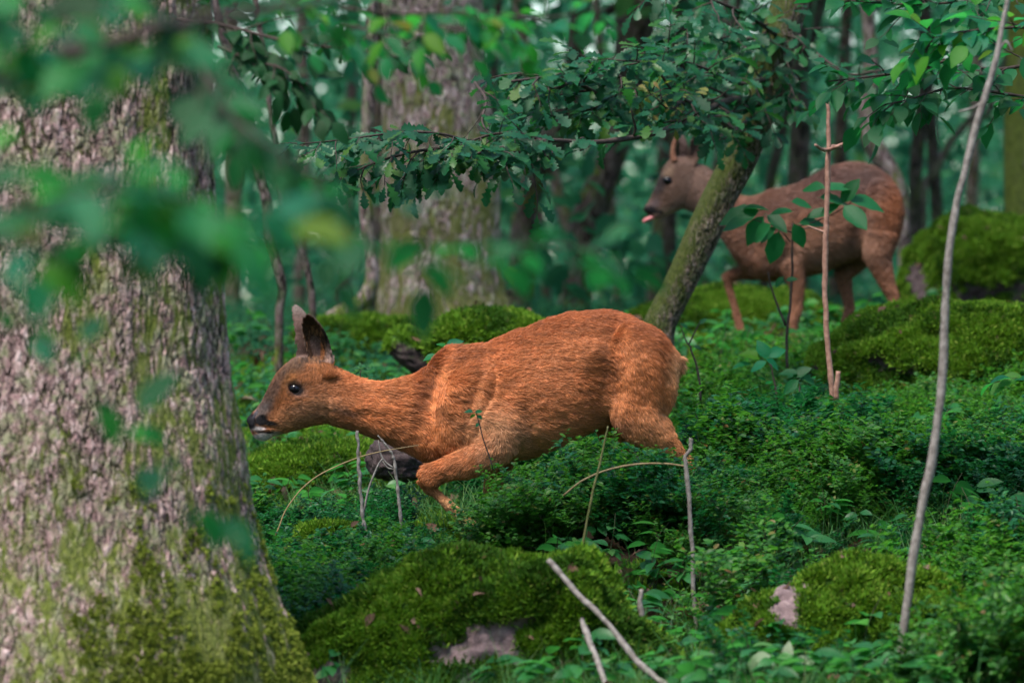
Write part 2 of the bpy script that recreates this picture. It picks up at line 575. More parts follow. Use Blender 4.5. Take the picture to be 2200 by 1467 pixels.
# ---- doe in front, creeping low
doe_parts = [
    slice_loft([  # trunk, rump to chest: xt, yt, xb, yb, hw, yoff, top narrowing
        (1461, 772, 1453, 806, 16, 0, .1), (1446, 748, 1441, 845, 46, 0, .1), (1420, 716, 1408, 875, 72, 0, .2),
        (1380, 693, 1372, 895, 90, 0, .35), (1335, 672, 1330, 903, 98, 0, .45), (1290, 665, 1290, 916, 103, 0, .5),
        (1230, 673, 1232, 944, 110, 0, .5), (1170, 690, 1175, 968, 117, 0, .5), (1100, 716, 1108, 986, 115, 0, .5),
        (1040, 737, 1050, 992, 104, 0, .5), (990, 742, 1004, 994, 90, 0, .55), (955, 748, 968, 996, 76, 0, .5),
        (925, 778, 935, 990, 62, 0, .3), (903, 805, 908, 970, 40, 0, .2)], n_out=52),
    slice_loft([  # neck
        (1000, 752, 990, 985, 74, 0, .4), (950, 757, 940, 1000, 66, 0, .4), (915, 786, 905, 990, 56, 0, .3), (882, 806, 872, 970, 50, 0, .25),
        (845, 817, 835, 951, 44, 0, .2), (805, 819, 800, 938, 39, 0, .2), (768, 811, 768, 926, 37, 0, .2),
        (735, 797, 735, 917, 38, 0, .2), (705, 784, 702, 908, 38, 0, .2), (680, 785, 672, 895, 30, 0, .2)], n_out=36),
    slice_loft([  # head
        (750, 812, 738, 900, 28, 0, .2), (722, 796, 712, 906, 34, 0, .2), (700, 780, 696, 908, 39, 0, .15), (668, 767, 674, 912, 43, 0, .15), (636, 770, 652, 917, 46, 0, .2), (610, 787, 630, 924, 42, 0, .22),
        (592, 807, 610, 929, 35, 0, .22), (578, 832, 598, 932, 29, 0, .2), (563, 862, 586, 936, 23, 0, .15), (550, 880, 573, 944, 20, 0, .1),
        (540, 889, 562, 946, 19, 0, .05), (532, 896, 549, 940, 16, 0, 0), (529, 903, 541, 928, 9, 0, 0)], n_out=44, power=2.3),
    ellipsoid(1008, 880, -50, 66, 108, 50, 0.35),      # shoulder
    ellipsoid(1062, 905, -58, 58, 62, 42, 0.4),       # upper arm
    ellipsoid(1008, 880, 50, 66, 108, 50, 0.35),
    ellipsoid(1370, 805, -52, 78, 116, 54, -0.12),      # thighs
    ellipsoid(1370, 805, 52, 78, 116, 54, -0.12),
    # near foreleg, folded: shoulder point, elbow, wrist, cannon, toe
    limb_loft([(1065, 905, -62, 50, 34), (1075, 945, -70, 46, 34), (1040, 975, -76, 36, 30), (1000, 994, -78, 31, 25), (955, 1010, -78, 26, 21),
               (925, 1024, -76, 27, 21), (913, 1034, -76, 24, 19)]),
    limb_loft([(918, 1024, -76, 22, 18), (926, 1046, -74, 15, 13), (942, 1062, -72, 9, 9), (968, 1086, -72, 8, 8), (990, 1106, -72, 9, 9), (1004, 1118, -72, 13, 11), (1020, 1124, -72, 12, 11)]),
    # far foreleg, reaching down
    limb_loft([(1050, 930, 60, 44, 32), (1075, 980, 66, 32, 26), (1062, 1040, 68, 19, 18), (1058, 1062, 68, 17, 16), (1062, 1100, 68, 9, 9), (1068, 1150, 68, 9, 9), (1060, 1166, 68, 13, 11)]),
    # near hind leg pushing back
    limb_loft([(1370, 820, -55, 58, 46), (1358, 872, -62, 54, 42), (1380, 908, -66, 50, 36), (1412, 934, -68, 36, 28), (1444, 962, -68, 22, 18), (1470, 984, -68, 16, 14),
               (1484, 998, -68, 14, 12)]),
    limb_loft([(1476, 984, -68, 13, 12), (1484, 1004, -68, 13, 11), (1492, 1050, -68, 9, 8), (1490, 1100, -68, 9, 8), (1480, 1120, -68, 13, 11)]),
    # far hind leg
    limb_loft([(1370, 820, 55, 58, 46), (1320, 880, 62, 46, 40), (1322, 930, 66, 32, 28), (1350, 975, 66, 19, 16), (1362, 990, 66, 13, 12)]),
    limb_loft([(1356, 980, 66, 13, 12), (1364, 1000, 66, 12, 11), (1352, 1050, 66, 9, 8), (1345, 1100, 66, 9, 8), (1332, 1122, 66, 13, 11)]),
    limb_loft([(1452, 770, 0, 12, 18), (1463, 786, 0, 8, 12), (1462, 800, 0, 4, 6)], n_out=8),
    ear_shell((693, -32, 797), (664, -50, 677), 34, (-0.22, -1, 0.08), (1, -0.22, 0.25), cup=0.6, thick=10, rounded=0.5),
    ear_shell((648, 22, 792), (628, 40, 656), 28, (-0.75, 0.6, 0.1), (0.75, 0.75, 0.0), cup=0.5, thick=10, rounded=0.5),
    limb_loft([(704, 812, -22, 26, 16), (700, 795, -22, 20, 12), (700, 780, -18, 12, 8)], n_out=8),
    limb_loft([(668, 806, 20, 22, 16), (654, 786, 24, 16, 12), (650, 774, 26, 10, 8)], n_out=8),
]
def doe_sculpt(co, nrm):
    d = np.zeros(len(co))
    side = np.clip(-nrm[:, 1] * 1.6, 0, 1)
    d -= side * 20 * blob(co, 1284, 856, 30, 66, 0.25, 0.9)      # flank hollow before the thigh
    d += side * 11 * blob(co, 1272, 764, 44, 22, 0.25, 0.7)      # hip
    d -= side * 9 * blob(co, 1330, 742, 16, 46, -0.25, 0.8)
    d += side * 7 * blob(co, 1375, 800, 30, 62, -0.1, 0.9)       # haunch
    d -= side * 9 * blob(co, 1424, 800, 11, 70, 0.0, 0.9)
    d -= side * 9 * blob(co, 922, 835, 18, 66, 0.32, 0.9)       # fold before the shoulder blade
    d += side * 5 * blob(co, 972, 835, 24, 80, 0.30, 0.8)        # edge of the shoulder blade
    d -= side * 7 * blob(co, 1012, 850, 12, 60, 0.25, 0.8)
    d += side * 6 * blob(co, 1062, 922, 50, 34, 0.2, 0.8)
    d -= side * 12 * blob(co, 1132, 925, 14, 50, -0.15, 0.8)      # behind the elbow
    d += side * 4 * blob(co, 760, 870, 70, 10, 0.12, 0.8)
    for q_, rx_ in enumerate((1130, 1158, 1186, 1214, 1240)):
        d -= side * .7 * blob(co, rx_, 835 - 5 * q_, 5, 64, 0.32, 0.8)
    d -= side * 3 * blob(co, 636, 837, 17, 14, 0.3, 0.5)      # eye socket
    d += side * 2.5 * blob(co, 632, 818, 20, 6, 0.35, 0.6)      # brow
    d -= side * 3 * blob(co, 598, 872, 26, 10, -1.0, 0.8)       # hollow before the cheek
    d -= 2.4 * blob(co, 570, 918, 26, 2.6, 0.05, 0.5)           # mouth
    # slow unevenness of muscle under the coat
    d += (fbm(co / np.array([60, 60, 60.0]), 3, 5) - 0.5) * 13 * np.clip((co[:, 0] - 760) / 150, 0, 1)
    d += (fbm(co / np.array([16, 18, 9.0]), 2, 8) - 0.5) * 4.0 * np.clip((co[:, 0] - 760) / 150, 0, 1)
    return d

def doe_color(co, nrm):
    n = len(co)
    x, y = co[:, 0], co[:, 2]
    col = np.tile(np.array([0.50, 0.170, 0.058]), (n, 1))
    nz = fbm(co / 40.0, 3, 3) - 0.5
    col *= (1 + 0.5 * nz)[:, None]
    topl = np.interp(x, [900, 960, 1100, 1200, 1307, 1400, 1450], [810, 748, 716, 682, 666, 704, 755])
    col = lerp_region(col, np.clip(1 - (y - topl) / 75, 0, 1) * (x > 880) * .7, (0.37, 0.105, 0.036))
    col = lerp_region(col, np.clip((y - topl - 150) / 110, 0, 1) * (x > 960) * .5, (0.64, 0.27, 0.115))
    col = lerp_region(col, blob(co, 1300, 800, 16, 60, -.1, .9) * .5, (0.26, 0.085, 0.035))  # shade of the flank fold, painted into the coat
    col = lerp_region(col, blob(co, 1322, 905, 40, 14, .2, .8) * .7, (0.16, 0.07, 0.04))
    col = lerp_region(col, blob(co, 1165, 800, 60, 50, .4, .9) * .35, (0.60, 0.25, 0.11))
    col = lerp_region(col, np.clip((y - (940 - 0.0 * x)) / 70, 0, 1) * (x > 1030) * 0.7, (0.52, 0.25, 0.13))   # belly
    col = lerp_region(col, blob(co, 1070, 925, 70, 48, .3, .6) * .85, (0.62, 0.31, 0.155))
    col = lerp_region(col, blob(co, 1452, 790, 26, 50, 0, .5) * .5, (0.62, 0.36, 0.18))
    col = lerp_region(col, blob(co, 1420, 915, 50, 60, 0.6, .6) * .7, (0.56, 0.25, 0.11))
    col = lerp_region(col, np.clip((y - 1046) / 30, 0, 1) * (x < 1040) * .8, (0.55, 0.30, 0.14))
    col = lerp_region(col, blob(co, 912, 835, 15, 66, .4, .7) * .65, (0.20, 0.06, 0.02))  # fold before the shoulder: its shade is painted as darker brown
    # lower edge of neck and chest a darker brown
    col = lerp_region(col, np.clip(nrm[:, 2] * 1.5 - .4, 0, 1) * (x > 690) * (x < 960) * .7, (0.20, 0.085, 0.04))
    hd = np.clip((735 - x) / 45, 0, 1)
    col = lerp_region(col, hd * .6, (0.38, 0.16, 0.07))
    col = lerp_region(col, blob(co, 655, 885, 75, 22, -.28, .5) * .6, (0.44, 0.22, 0.11))
    col = lerp_region(col, blob(co, 628, 790, 42, 18, -.65, .4) * .8 * (1 - blob(co, 640, 815, 20, 8, .2)), (0.11, 0.075, 0.055))   # forehead
    col = lerp_region(col, blob(co, 580, 852, 48, 15, -1.05, .4) * .8, (0.17, 0.11, 0.09))  # bridge
    col = lerp_region(col, blob(co, 563, 885, 26, 14, -.9, .5) * .7, (0.22, 0.19, 0.19))
    col = lerp_region(col, blob(co, 622, 822, 14, 22, .5, .4) * .6, (0.42, 0.18, 0.06))
    col = lerp_region(col, blob(co, 636, 838, 22, 17, .3, .3) * .7, (0.16, 0.095, 0.08))
    col = lerp_region(col, blob(co, 637, 836, 17, 13, .3, .12), (0.015, 0.01, 0.01))
    spk = vnoise(co / np.array([2.6, 4, 2.6]), 91)
    col = col * (1 - .45 * hd * (spk > .62))[:, None]
    col = lerp_region(col, blob(co, 558, 939, 19, 9, -.05, .25), (0.62, 0.55, 0.54))
    col = lerp_region(col, blob(co, 580, 936, 20, 8, -.25, .3) * .8, (0.60, 0.52, 0.48))
    col = lerp_region(col, blob(co, 553, 921, 16, 4.5, .0, .3), (0.60, 0.54, 0.54))
    col = lerp_region(col, blob(co, 538, 905, 12, 19, -.25, .15), (0.010, 0.009, 0.012))
    col = lerp_region(col, blob(co, 561, 903, 13, 12, -.3, .15), (0.008, 0.007, 0.009))
    col = lerp_region(col, blob(co, 578, 909, 18, 5.5, .12, .2), (0.010, 0.008, 0.008))
    col = lerp_region(col, blob(co, 566, 928, 24, 2.6, .03, .2), (0.012, 0.008, 0.008))
    col = lerp_region(col, blob(co, 549, 890, 3.5, 9, .5, .3) * .9, (0.13, 0.12, 0.15))  # grey highlight on the nose, painted as colour
    col = lerp_region(col, blob(co, 738, 882, 28, 10, .3, .6) * .5, (0.12, 0.08, 0.07))
    # ears
    depth = co[:, 1]
    near_ear = (y < 786) & (x > 642) & (depth < -12) & (x < 725)
    far_ear = (y < 772) & (x < 690) & ~near_ear
    inner = near_ear & (nrm[:, 1] < -0.1)
    ear_t = np.clip((786 - y) / 105, 0, 1)
    col = lerp_region(col, near_ear * 1.0, (0.24, 0.17, 0.15))
    tuft = vnoise(co / np.array([3.0, 9.0, 14.0]), 77)
    col = lerp_region(col, inner * 1.0, (0.07, 0.035, 0.022))
    col = lerp_region(col, inner * np.clip((tuft - .5) * 4, 0, 1) * .9 * (y > 700), (0.34, 0.16, 0.08))
    rim = near_ear * np.clip((x - (688 + (y - 690) * .18)) / 6, 0, 1) * (y < 765)
    col = lerp_region(col, rim * (nrm[:, 1] < .2), (0.02, 0.014, 0.012))
    col = lerp_region(col, near_ear * blob(co, 711, 775, 9, 30, -.15, .3) * .7, (0.34, 0.23, 0.20))
    col = lerp_region(col, far_ear * .95, (0.17, 0.105, 0.09))
    col = lerp_region(col, far_ear * np.clip((690 - y) / 25, 0, 1) * .25, (0.26, 0.28, 0.26))
    return np.clip(col, 0.004, 1)

def doe_hair(co):
    x, y = co[:, 0], co[:, 2]
    ln = np.full(len(co), 11.5)
    ln = ln + 8 * blob(co, 1440, 790, 40, 70, 0, .6) + 5 * blob(co, 905, 840, 50, 50, 0, .6) + 4 * blob(co, 1280, 930, 60, 40, 0, .6)
    head = np.clip((760 - x) / 90, 0, 1)
    ln = ln * (1 - head) + 8.0 * head
    ln = np.where((y < 772) & (x < 722), 3.0, ln)
    ln = ln * (1 - .5 * np.clip((630 - x) / 50, 0, 1))
    ln = ln * (1 - blob(co, 636, 836, 18, 14, .3, .2))
    ln = ln * (1 - blob(co, 537, 904, 9, 16, -.3, .2)) * (1 - blob(co, 556, 902, 8, 12, -.3, .2))
    leg = ((y > 1000) & (x < 1100)) | ((y > 950) & (x > 1400))
    ln = np.where(leg, 6.0, ln)
    dens = 1.0 + 1.6 * np.clip((800 - x) / 120, 0, 1)
    return ln, dens

def doe_extras(root, k, cx, cy):
    for sgn in (-1, 1):
        for dx in (-3, 4):
            pass
    # hooves
    for hx, hy, hd, a in ((1024, 1124, -72, 1.9), (1056, 1168, 68, 2.6), (1474, 1124, -68, 2.6), (1326, 1126, 66, 2.6)):
        mb = MB()
        for s in (-1, 1):
            V, F = ellipsoid(0, 0, s * 5.5, 17, 8.5, 5.2, a, 10, 8)
            V = V * k
            mb.add(np.stack([V[:, 0], V[:, 1], -V[:, 2]], 1), [f[::-1] for f in F])
        add_obj('hoof', mb.mesh('hoof', [M_HOOF]), root, loc=((hx - cx) * k, hd * k, -(hy - cy) * k))

# (x0, y0, x1, y1, flow x, flow y(down), weight)
doe_bones = [(1280, 700, 1440, 740, 1, .35, 1), (1000, 780, 1280, 780, 1, .12, 1.2), (1000, 900, 1260, 900, 1, .25, 1.2), (1440, 760, 1430, 860, .35, 1, 1),
             (1360, 760, 1370, 900, .35, 1, 1), (1380, 900, 1470, 980, .7, .8, 1), (1480, 990, 1490, 1120, 0, 1, 1), (740, 850, 900, 880, 1, .25, 1),
             (930, 830, 960, 960, .5, .9, .6), (700, 860, 640, 880, 1, .1, .8), (640, 800, 560, 880, .75, -.55, 1), (620, 915, 560, 935, 1, -.1, .8),
             (1060, 920, 1000, 995, -.5, .6, .8), (1000, 995, 915, 1030, -.9, .5, 1), (920, 1040, 1000, 1115, .7, .7, 1), (690, 780, 655, 685, -.3, -1, 1.2),
             (650, 770, 620, 660, -.25, -1, 1.2)]
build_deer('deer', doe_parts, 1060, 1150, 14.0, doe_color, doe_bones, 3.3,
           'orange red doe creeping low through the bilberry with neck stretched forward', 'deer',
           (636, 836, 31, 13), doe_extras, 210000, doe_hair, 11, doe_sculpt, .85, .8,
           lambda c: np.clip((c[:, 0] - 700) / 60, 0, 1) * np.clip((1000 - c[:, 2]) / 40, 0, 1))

# ---- buck behind the leaning trunk
buck_parts = [
    slice_loft([
        (1940, 450, 1936, 492, 14, 0, .1), (1930, 412, 1922, 520, 36, 0, .15), (1905, 378, 1900, 536, 50, 0, .25), (1872, 355, 1872, 548, 57, 0, .4),
        (1830, 350, 1838, 556, 62, 0, .45), (1785, 358, 1795, 572, 66, 0, .45), (1740, 382, 1750, 588, 68, 0, .45), (1700, 401, 1708, 600, 66, 0, .45),
        (1660, 408, 1665, 604, 60, 0, .45), (1625, 421, 1628, 600, 50, 0, .4), (1598, 428, 1602, 582, 40, 0, .35), (1580, 440, 1584, 560, 30, 0, .2)], n_out=44),
    slice_loft([  # neck
        (1650, 420, 1610, 590, 46, 0, .4), (1610, 424, 1580, 556, 40, 0, .3), (1585, 418, 1556, 520, 34, 0, .25), (1562, 400, 1526, 486, 30, 0, .2),
        (1540, 378, 1500, 462, 28, 0, .2), (1515, 357, 1476, 452, 27, 0, .2), (1490, 352, 1462, 446, 24, 0, .2)], n_out=26),
    slice_loft([  # head
        (1508, 362, 1484, 440, 20, 0, .2), (1490, 347, 1472, 446, 26, 0, .2), (1466, 338, 1462, 450, 29, 0, .2), (1444, 342, 1452, 454, 29, 0, .2), (1428, 358, 1440, 460, 26, 0, .2),
        (1418, 380, 1432, 464, 21, 0, .15), (1409, 402, 1424, 465, 17, 0, .1), (1399, 424, 1418, 468, 14, 0, .1), (1391, 438, 1410, 468, 13, 0, .05), (1384, 446, 1400, 464, 11, 0, 0),
        (1381, 452, 1392, 460, 6, 0, 0)], n_out=34, power=2.3),
    ellipsoid(1660, 530, -30, 40, 66, 32, 0.3), ellipsoid(1660, 530, 30, 40, 66, 32, 0.3),
    ellipsoid(1890, 465, -30, 44, 78, 32, -0.1), ellipsoid(1890, 465, 30, 44, 78, 32, -0.1),
    # near foreleg straight
    limb_loft([(1690, 560, -36, 34, 22), (1706, 600, -38, 20, 16), (1712, 640, -38, 14, 12), (1711, 664, -38, 12, 11), (1705, 690, -38, 9, 9), (1704, 722, -38, 8, 8), (1710, 740, -38, 10, 9), (1702, 754, -38, 10, 8)]),
    # far foreleg lifted
    limb_loft([(1655, 560, 34, 34, 22), (1625, 580, 38, 21, 17), (1592, 586, 38, 14, 12), (1568, 594, 38, 12, 11), (1561, 604, 38, 10, 10)]),
    limb_loft([(1566, 596, 38, 11, 10), (1568, 618, 38, 8, 8), (1580, 660, 38, 7, 7), (1590, 700, 38, 8, 8), (1597, 722, 38, 10, 9), (1600, 742, 38, 8, 7)]),
    # near hind leg
    limb_loft([(1890, 500, -36, 40, 26), (1884, 548, -40, 31, 22), (1895, 590, -42, 20, 16), (1909, 624, -42, 14, 12), (1919, 652, -42, 12, 10), (1918, 700, -42, 8, 8), (1912, 738, -42, 8, 8), (1904, 752, -42, 10, 8)]),
    # far hind leg
    limb_loft([(1870, 500, 36, 40, 26), (1840, 552, 40, 30, 22), (1816, 590, 42, 19, 16), (1824, 640, 42, 13, 11), (1828, 662, 42, 12, 10), (1818, 700, 42, 8, 8), (1812, 738, 42, 8, 8), (1804, 752, 42, 10, 8)]),
    ear_shell((1482, -16, 356), (1494, -34, 286), 15, (-0.4, -1, 0), (1, -0.4, 0.1), cup=.6, thick=8, rounded=.7),
    ear_shell((1462, 14, 352), (1456, 26, 286), 13, (-0.8, 0.5, 0), (0.6, 0.8, 0), cup=.5, thick=8, rounded=.7),
]
def buck_sculpt(co, nrm):
    side = np.clip(-nrm[:, 1] * 1.6, 0, 1)
    d = -side * 7 * blob(co, 1835, 500, 16, 50, 0.3, 0.7)
    d -= side * 5 * blob(co, 1700, 510, 12, 50, 0.2, 0.8)
    d -= side * 3 * blob(co, 1434, 390, 12, 10, 0, 0.5)
    d += (fbm(co / 36.0, 3, 15) - 0.5) * 6 * np.clip((co[:, 0] - 1560) / 80, 0, 1)
    return d

def buck_color(co, nrm):
    n = len(co)
    x, y = co[:, 0], co[:, 2]
    col = np.tile(np.array([0.165, 0.072, 0.042]), (n, 1))
    nz = fbm(co / 30.0, 3, 3) - 0.5
    col *= (1 + 0.5 * nz)[:, None]
    col = lerp_region(col, blob(co, 1800, 385, 130, 38, .0, .5) * .75, (0.085, 0.045, 0.042))
    col = lerp_region(col, blob(co, 1690, 440, 80, 26, -.1, .7) * .6, (0.10, 0.05, 0.042))
    col = lerp_region(col, blob(co, 1840, 500, 22, 50, .3, .8) * .5, (0.10, 0.045, 0.03))
    col = lerp_region(col, blob(co, 1740, 500, 60, 40, .3, .8) * .5, (0.27, 0.115, 0.06))
    col = lerp_region(col, blob(co, 1915, 455, 34, 60, 0, .6) * .8, (0.24, 0.078, 0.030))
    col = lerp_region(col, blob(co, 1780, 540, 110, 45, -.1, .6) * .5, (0.25, 0.13, 0.08))
    col = lerp_region(col, np.clip((y - 560) / 30, 0, 1) * .6, (0.25, 0.10, 0.052))
    col = lerp_region(col, np.clip((1560 - x) / 40, 0, 1) * .9, (0.17, 0.10, 0.075))
    col = lerp_region(col, blob(co, 1416, 395, 34, 14, -1.2, .4) * .85, (0.06, 0.045, 0.048))
    col = lerp_region(col, blob(co, 1434, 372, 14, 9, -.8, .5) * .8, (0.34, 0.22, 0.15))
    col = lerp_region(col, blob(co, 1434, 390, 9, 8, 0, .2), (0.01, 0.01, 0.012))
    col = lerp_region(col, blob(co, 1425, 455, 26, 7, -.1, .4) * .6, (0.36, 0.24, 0.18))
    col = lerp_region(col, blob(co, 1404, 440, 14, 8, -.6, .4) * .7, (0.14, 0.10, 0.11))
    col = lerp_region(col, blob(co, 1396, 452, 15, 9, .15, .2), (0.008, 0.007, 0.008))
    col = lerp_region(col, blob(co, 1412, 456, 11, 4.5, .15, .2), (0.008, 0.007, 0.008))
    col = lerp_region(col, (y < 340) * 1.0, (0.10, 0.06, 0.05))
    return np.clip(col * np.array([1.0, 1.0, 1.0]), 0.004, 1)

def buck_hair(co):
    x, y = co[:, 0], co[:, 2]
    ln = np.full(len(co), 10.0)
    head = np.clip((1560 - x) / 60, 0, 1)
    ln = ln * (1 - head) + 4.0 * head
    ln = ln * (1 - blob(co, 1396, 452, 16, 9, .15, .2)) * (1 - blob(co, 1434, 390, 9, 8, 0, .2))
    ln = np.where(y > 590, 4.5, ln)
    return ln, np.where(x < 1540, 1.8, 1.0)

def buck_extras(root, k, cx, cy):
    def W(V):
        V = np.asarray(V, float)
        return np.stack([(V[:, 0] - cx) * k, V[:, 1] * k, -(V[:, 2] - cy) * k], 1)
    V, F = limb_loft([(1404, 466, 0, 5, 9), (1394, 470, 0, 5, 9), (1386, 474, -1, 4.5, 8), (1382, 478, -1, 3, 5)], 12, 10)
    add_obj('tongue', new_mesh('tongue', W(V), [f[::-1] for f in F], [M_TONGUE]), root)
    am = simple_material('antler_horn', (0.14, 0.05, 0.03), (0.26, 0.12, 0.07), 90, 0.6)
    for s in (-1, 1):
        V, F = limb_loft([(1450, 348, s * 12, 8, 8), (1446, 334, s * 13, 6, 6), (1447, 316, s * 15, 5, 5), (1452, 298, s * 18, 3.6, 3.6), (1456, 284, s * 20, 1.2, 1.2)], 10, 14)
        add_obj('antler', new_mesh('antler', W(V), [f[::-1] for f in F], [am]), root)
    for hx, hy, hd, a in ((1698, 758, -38, 2.7), (1602, 744, 38, 1.9), (1900, 756, -42, 2.7), (1800, 756, 42, 2.7)):
        mb = MB()
        for s in (-1, 1):
            V, F = ellipsoid(0, 0, s * 3.8, 12, 6, 3.7, a, 10, 8)
            V = V * k
            mb.add(np.stack([V[:, 0], V[:, 1], -V[:, 2]], 1), [f[::-1] for f in F])
        add_obj('hoof', mb.mesh('hoof', [M_HOOF]), root, loc=((hx - cx) * k, hd * k, -(hy - cy) * k))

buck_bones = [(1800, 370, 1930, 420, 1, .4, 1), (1620, 440, 1800, 440, 1, .15, 1), (1640, 540, 1830, 540, 1, .25, 1), (1935, 440, 1920, 520, .2, 1, 1), (1890, 500, 1920, 650, .1, 1, 1),
              (1700, 560, 1710, 740, 0, 1, 1), (1640, 570, 1565, 600, -1, .3, .8), (1568, 610, 1598, 740, .2, 1, 1), (1500, 390, 1580, 470, .6, .8, 1), (1470, 400, 1400, 440, .6, -.5, 1),
              (1820, 570, 1825, 740, 0, 1, 1), (1485, 350, 1492, 295, .1, -1, 1)]
build_deer('deer', buck_parts, 1740, 755, 19.0, buck_color, buck_bones, 3.0,
           'greyer buck behind the leaning mossy trunk, tongue out and one foreleg lifted', 'deer',
           (1434, 389, 20, 9.5), buck_extras, 70000, buck_hair, 23, buck_sculpt, 1.0, 0.3,
           lambda c: np.clip((c[:, 0] - 1500) / 40, 0, 1) * np.clip((600 - c[:, 2]) / 30, 0, 1))
# ------------------------------------------------------------------ ground height, from distance rows
G_D = np.array([4.0, 8.0, 10.0, 11.5, 12.5, 12.85, 13.1, 13.3, 14.0, 15.0, 16.5, 19.0, 21.0, 24.0, 32.0, 60.0, 120.0, 260.0])
G_X = np.array([-300, 500, 900, 1300, 1600, 1900, 2400.0])
G_Y = np.array([
    [4600, 4600, 4600, 4600, 4600, 4600, 4600],
    [2260, 2240, 2200, 2180, 2150, 2130, 2110],
    [1800, 1780, 1720, 1690, 1670, 1650, 1640],
    [1620, 1600, 1560, 1530, 1520, 1510, 1490],
    [1480, 1440, 1410, 1400, 1390, 1370, 1340],
    [1430, 1390, 1350, 1345, 1340, 1330, 1290],
    [1385, 1340, 1300, 1240, 1215, 1215, 1210],
    [1350, 1300, 1255, 1195, 1170, 1165, 1150],
    [1260, 1220, 1180, 1125, 1095, 1085, 1080],
    [1180, 1150, 1110, 1060, 1035, 1040, 1040],
    [1050, 1030, 990, 945, 930, 950, 950],
    [890, 870, 830, 790, 760, 800, 800],
    [770, 760, 750, 740, 735, 740, 740],
    [715, 710, 705, 700, 700, 700, 700],
    [690, 690, 688, 684, 682, 680, 680],
    [690, 690, 690, 688, 686, 684, 684],
    [705, 705, 705, 705, 705, 705, 705],
    [716, 716, 716, 716, 716, 716, 716]], float)
G_Z = CAMZ - (G_Y - 733.5) * KPX * G_D[:, None]
def ground_z(x, y, rough=True):
    x = np.asarray(x, float); y = np.asarray(y, float)
    d = np.clip(y, G_D[0], G_D[-1])
    px = np.clip(1100 + x / (KPX * np.maximum(d, 8)), G_X[0], G_X[-1])
    i = np.clip(np.searchsorted(G_D, d) - 1, 0, len(G_D) - 2)
    j = np.clip(np.searchsorted(G_X, px) - 1, 0, len(G_X) - 2)
    u = (d - G_D[i]) / (G_D[i + 1] - G_D[i]); v = (px - G_X[j]) / (G_X[j + 1] - G_X[j])
    z = (G_Z[i, j] * (1 - u) + G_Z[i + 1, j] * u) * (1 - v) + (G_Z[i, j + 1] * (1 - u) + G_Z[i + 1, j + 1] * u) * v
    if rough:
        q = np.stack([x * 1.1, y * 1.1, np.zeros_like(x)], -1).reshape(-1, 3)
        q2 = np.stack([x * 4.5, y * 4.5, np.zeros_like(x)], -1).reshape(-1, 3)
        amp = np.clip((y - 9) / 8, 0.3, 1.4)
        z = z + ((fbm(q, 3, 31) - 0.5).reshape(z.shape) * 0.16 * amp + (fbm(q2, 3, 41) - 0.5).reshape(z.shape) * 0.05)
    return z
def gz(x, y):
    return float(ground_z(np.array([x]), np.array([y]))[0])

def ground_material():
    m, nt, N, L = mat('forest_floor')
    out = N.new('ShaderNodeOutputMaterial')
    tc = N.new('ShaderNodeTexCoord')
    n1 = noise_node(N, L, tc.outputs['Object'], 1.7, 5, 0.6, 0.5)
    n2 = noise_node(N, L, tc.outputs['Object'], 26, 5, 0.7)
    n3 = noise_node(N, L, tc.outputs['Object'], 150, 3, 0.7)
    moss = ramp(N, [(0.3, (0.012, 0.035, 0.010)), (0.7, (0.045, 0.10, 0.018))]); L.new(n2.outputs[0], moss.inputs[0])
    dirt = ramp(N, [(0.3, (0.018, 0.011, 0.009)), (0.62, (0.07, 0.042, 0.032))]); L.new(n2.outputs[0], dirt.inputs[0])
    f = ramp(N, [(0.42, 0.0), (0.55, 1.0)]); L.new(n1.outputs[0], f.inputs[0])
    c = mixcol(N, L, f.outputs[0], dirt.outputs[0], moss.outputs[0])
    bs = N.new('ShaderNodeBsdfPrincipled'); L.new(c, bs.inputs['Base Color'])
    bs.inputs['Roughness'].default_value = 0.9; bs.inputs['Specular IOR Level'].default_value = 0.1
    b = N.new('ShaderNodeBump'); b.inputs['Strength'].default_value = 0.8; b.inputs['Distance'].default_value = 0.02
    L.new(n3.outputs[0], b.inputs['Height']); L.new(b.outputs[0], bs.inputs['Normal'])
    L.new(bs.outputs[0], out.inputs['Surface'])
    return m
M_GROUND = ground_material()

def ground_sheet():
    ys = np.concatenate([np.arange(4, 9, .5), np.arange(9, 22, 0.05), 22 * 1.035 ** np.arange(0, 76)])
    us = np.sinh(np.linspace(-3.0, 3.0, 181)) / math.sinh(3.0)
    # fine strip in the middle, wide skirts outside
    xs_u = np.concatenate([np.linspace(-1, 1, 141)])
    V = []
    for y in ys:
        half = 0.13 * y + 1.2
        xx = np.concatenate([[-250, -120, -60, -30 - half, -15 - half, -6 - half, -2.5 - half, -.8 - half], xs_u * half, [half + .8, half + 2.5, half + 6, half + 15, half + 30, 60 + half, 120 + half, 250 + half]])
        V.append(np.stack([xx, np.full_like(xx, y)], 1))
    m = len(V[0]); n = len(ys)
    XY = np.vstack(V)
    Z = ground_z(XY[:, 0], XY[:, 1])
    idx = np.arange(n * m).reshape(n, m)
    F = np.stack([idx[:-1, :-1], idx[:-1, 1:], idx[1:, 1:], idx[1:, :-1]], -1).reshape(-1, 4)
    me = new_mesh('forest_floor', np.column_stack([XY, Z]), F, [M_GROUND])
    tag(add_obj('ground', me), 'uneven forest floor of moss and brown leaf litter', kind='structure')
ground_sheet()

# ------------------------------------------------------------------ instancer: one 'stuff' object scatters unlinked prototypes
def proto_collection(name, meshes):
    col = bpy.data.collections.new(name)
    for i, me in enumerate(meshes):
        o = bpy.data.objects.new('%s_%02d' % (name, i), me)
        col.objects.link(o)
    return col

def scatter_tree(colls_cache={}):
    return colls_cache

